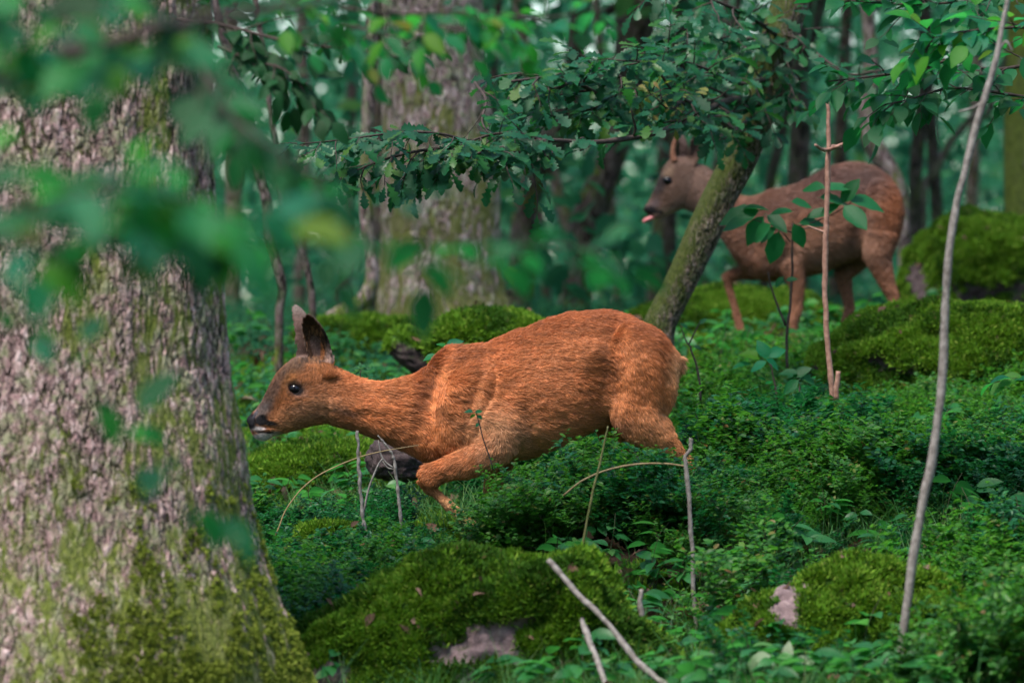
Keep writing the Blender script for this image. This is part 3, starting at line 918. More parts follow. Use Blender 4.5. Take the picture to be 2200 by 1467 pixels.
def scatter(name, coll, nproto, pts, rots, scales, idx=None, parent=None, label=None, seed=0):
    """points mesh + geometry nodes; rots are Euler angles"""
    rng = np.random.default_rng(seed)
    n = len(pts)
    me = bpy.data.meshes.new(name)
    me.vertices.add(n)
    me.vertices.foreach_set('co', np.asarray(pts, np.float32).ravel())
    a = me.attributes.new('rot', 'FLOAT_VECTOR', 'POINT'); a.data.foreach_set('vector', np.asarray(rots, np.float32).ravel())
    a = me.attributes.new('scl', 'FLOAT', 'POINT'); a.data.foreach_set('value', np.asarray(scales, np.float32).ravel())
    a = me.attributes.new('pick', 'INT', 'POINT')
    a.data.foreach_set('value', (rng.integers(0, nproto, n) if idx is None else np.asarray(idx)).astype(np.int32))
    o = add_obj(name, me, parent)
    ng = bpy.data.node_groups.new(name + '_scatter', 'GeometryNodeTree')
    ng.interface.new_socket('Geometry', in_out='INPUT', socket_type='NodeSocketGeometry')
    ng.interface.new_socket('Geometry', in_out='OUTPUT', socket_type='NodeSocketGeometry')
    N, L = ng.nodes, ng.links
    gi = N.new('NodeGroupInput'); go = N.new('NodeGroupOutput')
    ci = N.new('GeometryNodeCollectionInfo')
    ci.inputs['Collection'].default_value = coll
    ci.inputs['Separate Children'].default_value = True
    ci.inputs['Reset Children'].default_value = True
    ip = N.new('GeometryNodeInstanceOnPoints')
    ip.inputs['Pick Instance'].default_value = True
    def attr(nm, ty):
        x = N.new('GeometryNodeInputNamedAttribute'); x.data_type = ty
        x.inputs['Name'].default_value = nm
        return x.outputs['Attribute']
    L.new(gi.outputs[0], ip.inputs['Points'])
    L.new(ci.outputs[0], ip.inputs['Instance'])
    L.new(attr('pick', 'INT'), ip.inputs['Instance Index'])
    e2r = N.new('FunctionNodeEulerToRotation')
    L.new(attr('rot', 'FLOAT_VECTOR'), e2r.inputs[0])
    L.new(e2r.outputs[0], ip.inputs['Rotation'])
    L.new(attr('scl', 'FLOAT'), ip.inputs['Scale'])
    L.new(ip.outputs[0], go.inputs[0])
    md = o.modifiers.new('scatter', 'NODES'); md.node_group = ng
    tag(o, label=label, kind='stuff')
    return o

def euler_from_normals(nrm, spin, tilt, rng):
    """Euler angles whose local Z follows the normals, spun at random"""
    out = np.empty((len(nrm), 3))
    for i in range(len(nrm)):
        v = Vector(nrm[i])
        q = Vector((0, 0, 1)).rotation_difference(v)
        e = (q @ Euler((rng.normal(0, tilt), rng.normal(0, tilt), spin[i])).to_quaternion()).to_euler()
        out[i] = e
    return out

# ------------------------------------------------------------------ leaves
def leaf_blade(kind, L, W, curl=0.15, fold=0.25, rng=None, stalk=0.12):
    """one leaf along +Y from the origin, lying in XY with its upper side to +Z; 12 to 50 triangles"""
    rng = rng or np.random.default_rng(0)
    if kind == 'oak':
        prof = [(0, .05), (.10, .13), (.20, .34), (.27, .20), (.38, .60), (.47, .34), (.60, .92), (.69, .52), (.80, .86), (.88, .50), (.95, .42), (1.0, .08)]
    elif kind == 'beech':
        prof = [(0, .05), (.12, .55), (.28, .92), (.45, 1.0), (.62, .90), (.78, .62), (.90, .30), (1.0, .03)]
    elif kind == 'tiny':
        prof = [(0, .08), (.30, .85), (.65, .85), (1.0, .08)]
    else:
        prof = [(0, .05), (.2, .6), (.5, 1.0), (.8, .6), (1.0, .04)]
    V = []
    for t, w in prof:
        y = stalk * L + t * L
        bend = -curl * L * t * t
        jl, jr = 1 + rng.normal(0, .06), 1 + rng.normal(0, .06)
        V.append((-w * W / 2 * jl, y, bend + fold * w * W / 2))
        V.append((0, y + rng.normal(0, .01) * L, bend))
        V.append((w * W / 2 * jr, y, bend + fold * w * W / 2))
    F = []
    n = len(prof)
    for i in range(n - 1):
        a, b = i * 3, (i + 1) * 3
        F.append((a, a + 1, b + 1, b)); F.append((a + 1, a + 2, b + 2, b + 1))
    V = np.array(V)
    if stalk > 0:
        k = len(V); s = 0.012 * L
        V = np.vstack([V, [(-s, 0, 0), (s, 0, 0), (s, stalk * L * 1.1, 0), (-s, stalk * L * 1.1, 0)]])
        F.append((k, k + 1, k + 2, k + 3))
    return V, F

def xf(V, R, t, s=1.0):
    return (np.asarray(V) * s) @ np.array(R).T + np.array(t)

def frame(direction, up):
    """3x3 matrix: local Y along direction, local Z near up"""
    y = Vector(direction).normalized()
    z = Vector(up); z = (z - y * z.dot(y))
    if z.length < 1e-4: z = y.orthogonal()
    z.normalize()
    x = y.cross(z)
    return np.array([x, y, z]).T

M_BILB = leaf_material('bilberry_leaf', [(0.0, (0.008, 0.075, 0.020)), (0.3, (0.012, 0.130, 0.040)), (0.6, (0.022, 0.180, 0.060)), (0.85, (0.030, 0.23, 0.09)), (0.97, (0.06, 0.28, 0.05)), (1.0, (0.20, 0.06, 0.02))], 0.38, 0.42, 0.32, (0.06, 0.42, 0.06), 200)
M_BILB2 = leaf_material('bilberry_leaf_light', [(0.0, (0.015, 0.10, 0.016)), (0.35, (0.035, 0.185, 0.022)), (0.7, (0.065, 0.25, 0.030)), (0.93, (0.13, 0.32, 0.05)), (0.97, (0.20, 0.30, 0.06)), (1.0, (0.24, 0.07, 0.03))], 0.42, 0.45, 0.28, (0.14, 0.48, 0.03), 200)
M_STEM = simple_material('green_stem', (0.03, 0.05, 0.015), (0.07, 0.06, 0.03), 80)
M_MOSS = leaf_material('moss_shoot', [(0.0, (0.065, 0.150, 0.010)), (0.4, (0.115, 0.27, 0.018)), (0.75, (0.18, 0.35, 0.026)), (1.0, (0.25, 0.34, 0.05))], 0.8, 0.25, 0.1, (0.18, 0.36, 0.01), 300)
M_MOSS_DK = leaf_material('moss_shoot_dark', [(0.0, (0.022, 0.070, 0.006)), (0.5, (0.042, 0.125, 0.010)), (0.9, (0.070, 0.165, 0.016)), (1.0, (0.13, 0.09, 0.04))], 0.8, 0.25, 0.1, (0.08, 0.22, 0.01), 300)
M_GRASS = leaf_material('grass_blade', [(0.0, (0.03, 0.15, 0.04)), (0.6, (0.07, 0.24, 0.06)), (1.0, (0.18, 0.28, 0.07))], 0.5, 0.35, 0.3, (0.10, 0.30, 0.03), 100)
M_LITTER = leaf_material('dead_leaf', [(0.0, (0.045, 0.020, 0.012)), (0.5, (0.12, 0.055, 0.035)), (0.85, (0.20, 0.11, 0.08)), (1.0, (0.26, 0.17, 0.14))], 0.7, 0.1, 0.2, (0.2, 0.08, 0.03), 60)

def bilberry_proto(seed, material=None):
    rng = np.random.default_rng(seed)
    mb = MB()
    H = 0.155 + 0.05 * rng.random()
    tips = []
    def grow(p, d, length, r, level):
        n = 4
        pts = [p]
        for i in range(n):
            d = d + rng.normal(0, .16, 3) + np.array([0, 0, .10]); d /= np.linalg.norm(d)
            pts.append(pts[-1] + d * length / n)
        mb.tube(catmull(pts, 5), np.linspace(r, r * .5, 5), 3, False, mat=1)
        for i in range(1, n + 1):
            base = pts[i]
            if level < 2:
                for _ in range(2 if level == 0 else 1):
                    ang = rng.random() * 6.28
                    nd = np.array([math.cos(ang), math.sin(ang), 0.55 + .4 * rng.random()]); nd /= np.linalg.norm(nd)
                    grow(base, nd, length * (.5 if level == 0 else .45) * (0.7 + .5 * rng.random()), r * .6, level + 1)
            if level >= 1:
                for _ in range(2):
                    ang = rng.random() * 6.28
                    ld = np.array([math.cos(ang), math.sin(ang), .1 + .5 * rng.random()])
                    L_ = 0.014 + 0.010 * rng.random()
                    V, F = leaf_blade('tiny', L_, L_ * .62, .15, .25, rng, 0.0)
                    up = np.array([rng.normal(0, .4), -0.25 + rng.normal(0, .4), 1.0])
                    mb.add(xf(V, frame(ld, up), base + rng.normal(0, .002, 3)), F)
    for k in range(2):
        ang = rng.random() * 6.28
        grow(np.array([rng.normal(0, .015), rng.normal(0, .015), -0.01]), np.array([.35 * math.cos(ang), .35 * math.sin(ang), 1.0]), H, 0.0016, 0)
    return mb.mesh('bilberry_sprig', [material or M_BILB, M_STEM], False)
BILB = proto_collection('bilberry_sprigs', [bilberry_proto(100 + i, M_BILB if i < 4 else M_BILB2) for i in range(8)])

def moss_proto(seed, n=26, size=1.0, material=None):
    rng = np.random.default_rng(seed)
    V, F = [], []
    for i in range(n):
        a = rng.random() * 6.28
        r = 0.013 * math.sqrt(rng.random()) * size
        b = np.array([r * math.cos(a), r * math.sin(a), 0])
        h = (0.006 + 0.010 * rng.random()) * size
        d = np.array([rng.normal(0, .5), rng.normal(0, .5), 1.0]); d /= np.linalg.norm(d)
        t = b + d * h
        w = 0.0016 * size
        s = np.array([math.cos(a + 1), math.sin(a + 1), 0]) * w
        k = len(V)
        V += [b - s * .6, b + s * .6, (b + t) / 2 + s * 1.3, t, (b + t) / 2 - s * 1.3]
        F.append((k, k + 1, k + 2, k + 3, k + 4))
    return new_mesh('moss_tuft', V, F, [material or M_MOSS], False)
MOSS = proto_collection('moss_tufts', [moss_proto(200 + i, material=M_MOSS_DK if i < 3 else M_MOSS) for i in range(6)])

def moss_pick(pts, seed, light=0.5):
    """dark and bright cushions of moss in patches: protos 0-2 are dark, 3-5 bright"""
    rng = np.random.default_rng(seed + 5)
    f = fbm(np.asarray(pts) * 5.5 + seed, 4, seed + 3) + rng.normal(0, .07, len(pts))
    return np.where(f > 1 - light, 3, 0) + rng.integers(0, 3, len(pts))

def grass_proto(seed, n=14, H=0.16):
    rng = np.random.default_rng(seed)
    V, F = [], []
    for i in range(n):
        a = rng.random() * 6.28
        b = np.array([rng.normal(0, .02), rng.normal(0, .02), -0.01])
        h = H * (0.5 + .7 * rng.random()); lean = .25 + .6 * rng.random()
        w = 0.0016
        s = np.array([-math.sin(a), math.cos(a), 0]) * w
        k = len(V)
        for t in (0, .35, .7, 1.0):
            p = b + np.array([math.cos(a) * lean * h * t * t, math.sin(a) * lean * h * t * t, h * t * (1 - .25 * t)])
            V += [p - s * (1 - t * .9), p + s * (1 - t * .9)]
        for q in range(3):
            F.append((k + 2 * q, k + 2 * q + 1, k + 2 * q + 3, k + 2 * q + 2))
    return new_mesh('grass_tuft', V, F, [M_GRASS], False)
GRASS = proto_collection('grass_tufts', [grass_proto(300 + i) for i in range(4)])
LITTER = proto_collection('litter_leaves', [new_mesh('dead_leaf', *leaf_blade(k, .06, .03, c, f, np.random.default_rng(i), .1), [M_LITTER], True)
                                            for i, (k, c, f) in enumerate([('oak', .4, .5), ('beech', .3, .6), ('oak', -.3, .3), ('beech', .5, .2), ('oak', .1, .7)])])

# ------------------------------------------------------------------ boulders
def rock_material(k=1.0):
    m, nt, N, L = mat('mossy_rock')
    out = N.new('ShaderNodeOutputMaterial')
    tc = N.new('ShaderNodeTexCoord'); geo = N.new('ShaderNodeNewGeometry')
    n1 = noise_node(N, L, tc.outputs['Object'], 5, 5, 0.6, 0.6)
    n2 = noise_node(N, L, tc.outputs['Object'], 38, 5, 0.7)
    rock = ramp(N, [(0.3, (0.085 * k, 0.06 * k, 0.065 * k)), (0.55, (0.20 * k, 0.14 * k, 0.145 * k)), (0.75, (0.36 * k, 0.27 * k, 0.26 * k))]); L.new(n2.outputs[0], rock.inputs[0])
    moss = ramp(N, [(0.3, (0.014, 0.045, 0.006)), (0.7, (0.06, 0.13, 0.014))]); L.new(n2.outputs[0], moss.inputs[0])
    a = N.new('ShaderNodeAttribute'); a.attribute_name = 'moss'
    c = mixcol(N, L, a.outputs['Fac'], rock.outputs[0], moss.outputs[0])
    bs = N.new('ShaderNodeBsdfPrincipled'); L.new(c, bs.inputs['Base Color'])
    bs.inputs['Roughness'].default_value = 0.88; bs.inputs['Specular IOR Level'].default_value = 0.2
    b = N.new('ShaderNodeBump'); b.inputs['Strength'].default_value = 0.7; b.inputs['Distance'].default_value = 0.012
    L.new(n2.outputs[0], b.inputs['Height']); L.new(b.outputs[0], bs.inputs['Normal'])
    L.new(bs.outputs[0], out.inputs['Surface'])
    return m
M_ROCK = rock_material()
M_ROCK_DK = rock_material(.34)

def boulder(name, px, py, d, rx, rz, ry, label, cat, bare=(), moss_amt=1.0, seed=0, lump=0.16, density=9000, tilt=0.0, moss_scale=1.0, group=None):
    """px, py: middle; rx, rz in photo pixels at d; ry depth half-size as a fraction of rx. bare: (px, py, rx, rz) spots without moss"""
    k = KPX * d
    c = P(px, py, d)
    bm = bmesh.new()
    bmesh.ops.create_icosphere(bm, subdivisions=6 if rx > 100 else 5, radius=1.0)
    co = np.array([v.co[:] for v in bm.verts])
    F = np.array([[v.index for v in f.verts] for f in bm.faces])
    bm.free()
    e = 0.82
    co = np.sign(co) * np.abs(co) ** e
    n1 = fbm(co * 1.6 + seed * 7.3, 3, seed) - .5
    n2 = fbm(co * 5.5 + seed * 3.1, 3, seed + 5) - .5
    n3 = fbm(co * 17 + seed, 2, seed + 9) - .5
    n4 = fbm(co * 34 + seed, 2, seed + 11) - .5
    co = co * (1 + 2 * lump * n1 + lump * .8 * n2 + lump * .35 * n3 + lump * .10 * n4)[:, None]
    W = co * np.array([rx * k, rx * k * ry, rz * k])
    ct, st = math.cos(tilt), math.sin(tilt)
    W = np.stack([W[:, 0] * ct + W[:, 2] * st, W[:, 1], -W[:, 0] * st + W[:, 2] * ct], 1)
    me = new_mesh(name, W, F, [M_ROCK if name == 'boulder' and bare and py > 1400 else M_ROCK_DK])
    nr = np.empty(len(W) * 3, np.float32); me.vertices.foreach_get('normal', nr); nr = nr.reshape(-1, 3)
    patch = fbm(W * 3.2 + seed * 5, 4, seed + 20)
    moss = np.clip((patch - (0.62 - .36 * moss_amt) + 0.32 * nr[:, 2]) * 6, 0, 1)
    dep = KPX * (d + W[:, 1]); sx, sy = 1100 + (W[:, 0] + c.x) / dep, 733.5 - (W[:, 2] + c.z - CAMZ) / dep
    for (bx, by, brx, brz) in bare:
        wob = fbm(W * 18 + 3, 3, seed + 60)
        dd = np.sqrt(((sx - bx) / brx) ** 2 + ((sy - by) / brz) ** 2)
        front = nr[:, 1] < .4
        moss = np.where(front, moss * np.clip((dd - .75 - (wob - .5) * 1.4) * 4, 0, 1), moss)
    at = me.attributes.new('moss', 'FLOAT', 'POINT'); at.data.foreach_set('value', moss.astype(np.float32))
    o = add_obj(name, me, loc=c)
    tag(o, label, cat, group)
    # moss shoots
    rng = np.random.default_rng(seed + 900)
    A = np.linalg.norm(np.cross(W[F[:, 1]] - W[F[:, 0]], W[F[:, 2]] - W[F[:, 0]]), axis=1) / 2
    fn = nr[F].mean(1); fm = moss[F].mean(1); fc = W[F].mean(1)
    wgt = A * (fm > .35) * (fn[:, 2] > -.3) * (fn[:, 1] < .5)
    if wgt.sum() > 0 and density > 0:
        n = int(min(14000, wgt.sum() * density / moss_scale ** 2))
        t = rng.choice(len(F), size=n, p=wgt / wgt.sum())
        w = rng.dirichlet((1, 1, 1), n)
        pts = (W[F[t]] * w[:, :, None]).sum(1)
        rot = euler_from_normals(fn[t] * np.array([1, 1, .8]) + np.array([0, 0, .35]), rng.random(n) * 6.28, .25, rng)
        scatter('moss', MOSS, 6, pts, rot, moss_scale * (0.7 + 1.1 * vnoise(pts * 14, seed) + .3 * rng.random(n)), idx=moss_pick(pts, seed, .56), parent=o, seed=seed)
    # a few dead leaves and crumbs of bark caught in the moss
    up = A * (fn[:, 2] > .35)
    n = int(min(80, 12 + up.sum() * 60)) if rx > 80 else 3
    t = rng.choice(len(F), size=n, p=up / up.sum())
    rot = euler_from_normals(fn[t], rng.random(n) * 6.28, .35, rng)
    scatter('litter', LITTER, 5, fc[t] + fn[t] * .012, rot, .3 + .4 * rng.random(n), parent=o, seed=seed + 1)
    return o

BOULDERS = [
    dict(name='boulder', px=1570, py=782, d=20.4, rx=255, rz=158, ry=.8, label='bright green moss covered boulder behind the leaning trunk, by the lifted foreleg', cat='boulder', seed=3, lump=.16, density=8000, moss_scale=1.0),
    dict(name='boulder', px=2105, py=845, d=17.2, rx=365, rz=184, ry=.7, label='largest mossy boulder, at the right, hiding the hooves of the hind legs', cat='boulder', seed=4, lump=.2, density=6500, bare=((2130, 850, 30, 26), (1750, 800, 22, 18))),
    dict(name='boulder', px=2110, py=640, d=21.5, rx=190, rz=165, ry=.8, label='tall dark hollowed mossy boulder behind the rump of the greyer deer', cat='boulder', seed=8, lump=.26, density=7500, moss_scale=1.0, bare=((1975, 600, 30, 60),)),
    dict(name='boulder', px=1060, py=748, d=17.6, rx=135, rz=76, ry=.9, label='low mossy boulder behind the back of the orange deer', cat='boulder', seed=5, lump=.12, density=5500, moss_scale=1.2),
    dict(name='boulder', px=1010, py=1500, d=11.95, rx=385, rz=285, ry=.55, label='mossy boulder at the bottom of the picture with a bare pinkish stone face', cat='boulder', seed=17, lump=.3, density=9000, tilt=-.22,
         bare=((1055, 1370, 74, 46), (955, 1400, 52, 30), (1120, 1425, 40, 18), (720, 1440, 40, 30)), moss_amt=.9),
    dict(name='boulder', px=1800, py=1430, d=12.0, rx=260, rz=190, ry=.6, label='rounded mossy boulder right of the leaning grey stick, near the thick pale stem', cat='boulder', seed=19, lump=.3, density=8000, tilt=-.15, bare=((1690, 1310, 40, 60), (1700, 1250, 50, 16))),
    dict(name='boulder', px=720, py=1055, d=15.8, rx=200, rz=98, ry=.8, label='low mossy boulder under the head of the orange deer', cat='boulder', seed=6, lump=.22, density=7000),
    dict(name='stone', px=705, py=1160, d=13.6, rx=62, rz=32, ry=.9, label='small stone capped with pale yellow green moss beside the bilberry', cat='stone', seed=7, lump=.12, density=9000, bare=((662, 1140, 14, 10),)),
    dict(name='stone', px=855, py=985, d=15.1, rx=66, rz=50, ry=.9, label='bare purplish stone under the throat of the orange deer', cat='stone', seed=9, lump=.2, density=0, moss_amt=-.3),
    dict(name='stone', px=905, py=765, d=17.8, rx=75, rz=42, ry=.9, label='dark purplish stone behind the withers of the orange deer', cat='stone', seed=10, lump=.2, density=3000, moss_amt=-.1, tilt=.6),
    dict(name='boulder', px=790, py=735, d=20.5, rx=150, rz=48, ry=.9, label='overgrown mossy hump behind the ears of the orange deer', cat='boulder', seed=21, lump=.2, density=4000, moss_scale=1.4),
]
for b in BOULDERS:
    boulder(**b)

# ------------------------------------------------------------------ ground cover
def in_boulder(x, y):
    """how far inside a boulder's footprint (0 none)"""
    r = np.zeros(len(x))
    for b in BOULDERS:
        k = KPX * b['d']; c = P(b['px'], b['py'], b['d'])
        rr = ((x - c.x) / (b['rx'] * k)) ** 2 + ((y - c.y) / (b['rx'] * k * b['ry'])) ** 2
        r = np.maximum(r, np.clip(1.15 - rr, 0, 1))
    return r

def field(n, y0, y1, seed, margin=0.9):
    rng = np.random.default_rng(seed)
    y = y0 + (y1 - y0) * rng.random(n)
    half = 0.1007 * y + margin
    x = (rng.random(n) * 2 - 1) * half
    return x, y, rng

# bilberry: thick right of the big trunk, over the brow the orange deer is crossing
def bilberry():
    x, y, rng = field(17500, 11.2, 18.2, 51, .7)
    px = 1100 + x / (KPX * y)
    cl = fbm(np.stack([x * 1.6, y * 1.6, x * 0], 1), 3, 61)
    dens = np.full(len(x), 0.9)
    dens *= np.clip((cl - .36) * 6, 0.06, 1)
    # the moss hollow below the head and neck is open; so is the far ground left of the deer
    dens *= np.where((y > 14.3) & (px < 1000), .10, 1)
    dens *= np.where((y > 15.2) & (px < 1420), .45, 1)
    dens *= np.where((y > 16.6), .5, 1)
    dens *= np.where((y < 12.95) & (px > 760) & (px < 1500), .05, 1)
    dens *= np.where((y < 13.02) & (px > 1150) & (px < 2000), .09, 1)
    dens *= np.where((y < 12.3) & (px < 760), 0, 1)
    dens *= np.where((y < 11.95) & (px < 1500), 0, 1)
    dens *= np.where((y < 12.9) & (px > 2000), .55, 1)
    dens *= np.where(px < 520, .25, 1)
    dens *= np.where(in_boulder(x, y) > .45, .03, np.where(in_boulder(x, y) > .1, .4, 1))
    # where the doe stands the sprigs are pressed aside
    dens *= np.where((np.abs(y - 14) < .14) & (px > 900) & (px < 1480), .25, 1)
    dens = np.where((px > 1060) & (px < 1420) & (y > 13.3) & (y < 13.8), .6, dens)
    keep = rng.random(len(x)) < dens
    x, y = x[keep], y[keep]
    z = ground_z(x, y)
    n = len(x)
    rot = np.stack([rng.normal(0, .2, n), rng.normal(0, .2, n), rng.random(n) * 6.28], 1)
    scl = 0.50 + .50 * rng.random(n)
    pxk = 1100 + x / (KPX * y)
    scl *= np.where((pxk < 1000) & (y > 13.2), .7, 1)
    scl *= np.where((y > 14.6), .72, 1)
    scl *= np.where((pxk > 860) & (pxk < 1060) & (y < 14.1), .6, 1)
    scl *= np.where((pxk > 1400) & (pxk < 1530) & (y < 14.2), .62, 1)
    scl *= np.where((pxk > 500) & (pxk <= 860) & (y < 14.1), .8, 1)
    scl *= np.where((pxk > 1085) & (pxk < 1390) & (y > 13.15) & (y < 13.85), 1.3, 1)
    scl *= 0.55 + .85 * vnoise(np.stack([x * 3, y * 3, x * 0], 1), 97)
    # sprigs before the deer: as tall as the photograph shows them against its legs and belly
    lim = np.interp(pxk, [860, 960, 1040, 1100, 1200, 1290, 1345, 1400, 1440, 1530], [1130, 1125, 1085, 1005, 968, 932, 925, 968, 1000, 990])
    hmax = (CAMZ - lim * 0 - z) - (lim - 733.5) * KPX * y
    zone = (pxk > 850) & (pxk < 1540) & (y < 13.95) & (y > 12.6)
    cap = np.clip(hmax / .25, .22, 1.3) * rng.uniform(.8, 1.05, n)
    tall = zone & (pxk > 1080) & (pxk < 1400) & (y > 13.3)
    scl = np.where(zone, np.minimum(scl, cap), scl)
    scl = np.where(tall, np.clip(cap * .85, .3, 1.05), scl)
    light = fbm(np.stack([x * 2.3, y * 2.3, x * 0 + 9], 1), 3, 98) + rng.normal(0, .09, n) + .05 * (pxk > 1500)
    scatter('bilberry_cover', BILB, 8, np.stack([x, y, z - .01], 1), rot, scl, idx=np.where(light > .52, 4, 0) + rng.integers(0, 4, n), seed=71, label='dense small leaved bilberry covering the slope')
bilberry()

def moss_carpet():
    x, y, rng = field(60000, 11.0, 20.0, 52, .6)
    cl = fbm(np.stack([x * 1.3, y * 1.3, x * 0], 1), 3, 62)
    px = 1100 + x / (KPX * y)
    dens = np.clip((cl - .42) * 6, 0.03, 1)
    dens = np.maximum(dens, np.where((px < 1000) & (y > 14) & (px > 500), .7, 0))
    dens *= np.where(in_boulder(x, y) > .3, 0, 1)
    keep = rng.random(len(x)) < dens
    x, y = x[keep], y[keep]; n = len(x)
    rot = np.stack([rng.normal(0, .3, n), rng.normal(0, .3, n), rng.random(n) * 6.28], 1)
    scatter('moss_carpet', MOSS, 6, np.stack([x, y, ground_z(x, y)], 1), rot, 1.2 + 1.3 * rng.random(n), idx=moss_pick(np.stack([x * .4, y * .4, x * 0], 1), 72, .5), seed=72, label='soft green moss on the forest floor')
moss_carpet()

def litter():
    x, y, rng = field(9500, 10.8, 24.0, 53, .6)
    pxl = 1100 + x / (KPX * y)
    keep = rng.random(len(x)) < np.where((y > 12.0) & (y < 13.3) & (pxl > 1150), 1.0, .5)
    x, y = x[keep], y[keep]; n = len(x)
    rot = np.stack([rng.normal(0, .6, n), rng.normal(0, .6, n), rng.random(n) * 6.28], 1)
    scatter('leaf_litter', LITTER, 5, np.stack([x, y, ground_z(x, y) + .012], 1), rot, .7 + .7 * rng.random(n), seed=73, label='fallen brown leaves lying on the forest floor')
litter()

def grasses():
    x, y, rng = field(8500, 10.8, 17.0, 54, .6)
    cl = fbm(np.stack([x * 2.0, y * 2.0, x * 0], 1), 3, 64)
    pxl = 1100 + x / (KPX * y)
    keep = rng.random(len(x)) < np.maximum(np.clip((cl - .42) * 4, .12, 1), np.where((y < 11.9) & (pxl > 1080) & (pxl < 1650), 1, 0))
    keep &= ~((y < 12.2) & (pxl < 650))
    keep &= ~((y > 12.6) & (y < 14.1) & (pxl > 850) & (pxl < 1120))
    x, y = x[keep], y[keep]; n = len(x)
    rot = np.stack([rng.normal(0, .2, n), rng.normal(0, .2, n), rng.random(n) * 6.28], 1)
    scatter('grass_cover', GRASS, 4, np.stack([x, y, ground_z(x, y)], 1), rot, .6 + .6 * rng.random(n), seed=74, label='thin grass blades growing through the moss')
grasses()

# broader leaved seedlings among the bilberry
M_HERB = leaf_material('herb_leaf', [(0.0, (0.014, 0.12, 0.03)), (0.5, (0.030, 0.20, 0.05)), (0.85, (0.06, 0.27, 0.07)), (1.0, (0.14, 0.34, 0.08))], .4, .45, .35, (0.1, .5, .06), 90)
def herb_proto(seed):
    rng = np.random.default_rng(seed); mb = MB()
    H = .07 + .07 * rng.random()
    mb.tube(catmull([(0, 0, -.01), (rng.normal(0, .01), rng.normal(0, .01), H * .6), (rng.normal(0, .02), rng.normal(0, .02), H)], 5), np.linspace(.0016, .0008, 5), 4, False, mat=1)
    for i in range(int(rng.integers(4, 8))):
        a = rng.random() * 6.28
        V, F = leaf_blade('beech', .035 + .02 * rng.random(), .024, .3, .25, rng, .12)
        mb.add(xf(V, frame((math.cos(a), math.sin(a), .15), (rng.normal(0, .3), -.4, 1)), (0, 0, H * rng.uniform(.6, 1.0))), F)
    return mb.mesh('herb', [M_HERB, M_STEM], True)
HERB = proto_collection('herbs', [herb_proto(500 + i) for i in range(6)])
def herbs():
    x, y, rng = field(2300, 11.0, 21.0, 55, .5)
    pxl = 1100 + x / (KPX * y)
    keep = (in_boulder(x, y) < .5) & ~((y < 12.4) & (pxl < 700)) & ~((np.abs(y - 13.9) < .5) & (pxl > 860) & (pxl < 1480)) & (rng.random(len(x)) < np.where(pxl > 1200, 1, .45))
    x, y = x[keep], y[keep]; n = len(x)
    rot = np.stack([rng.normal(0, .2, n), rng.normal(0, .2, n), rng.random(n) * 6.28], 1)
    scatter('herb_cover', HERB, 6, np.stack([x, y, ground_z(x, y)], 1), rot, .8 + .7 * rng.random(n), seed=75, label='scattered broad leaved seedlings among the bilberry')
herbs()
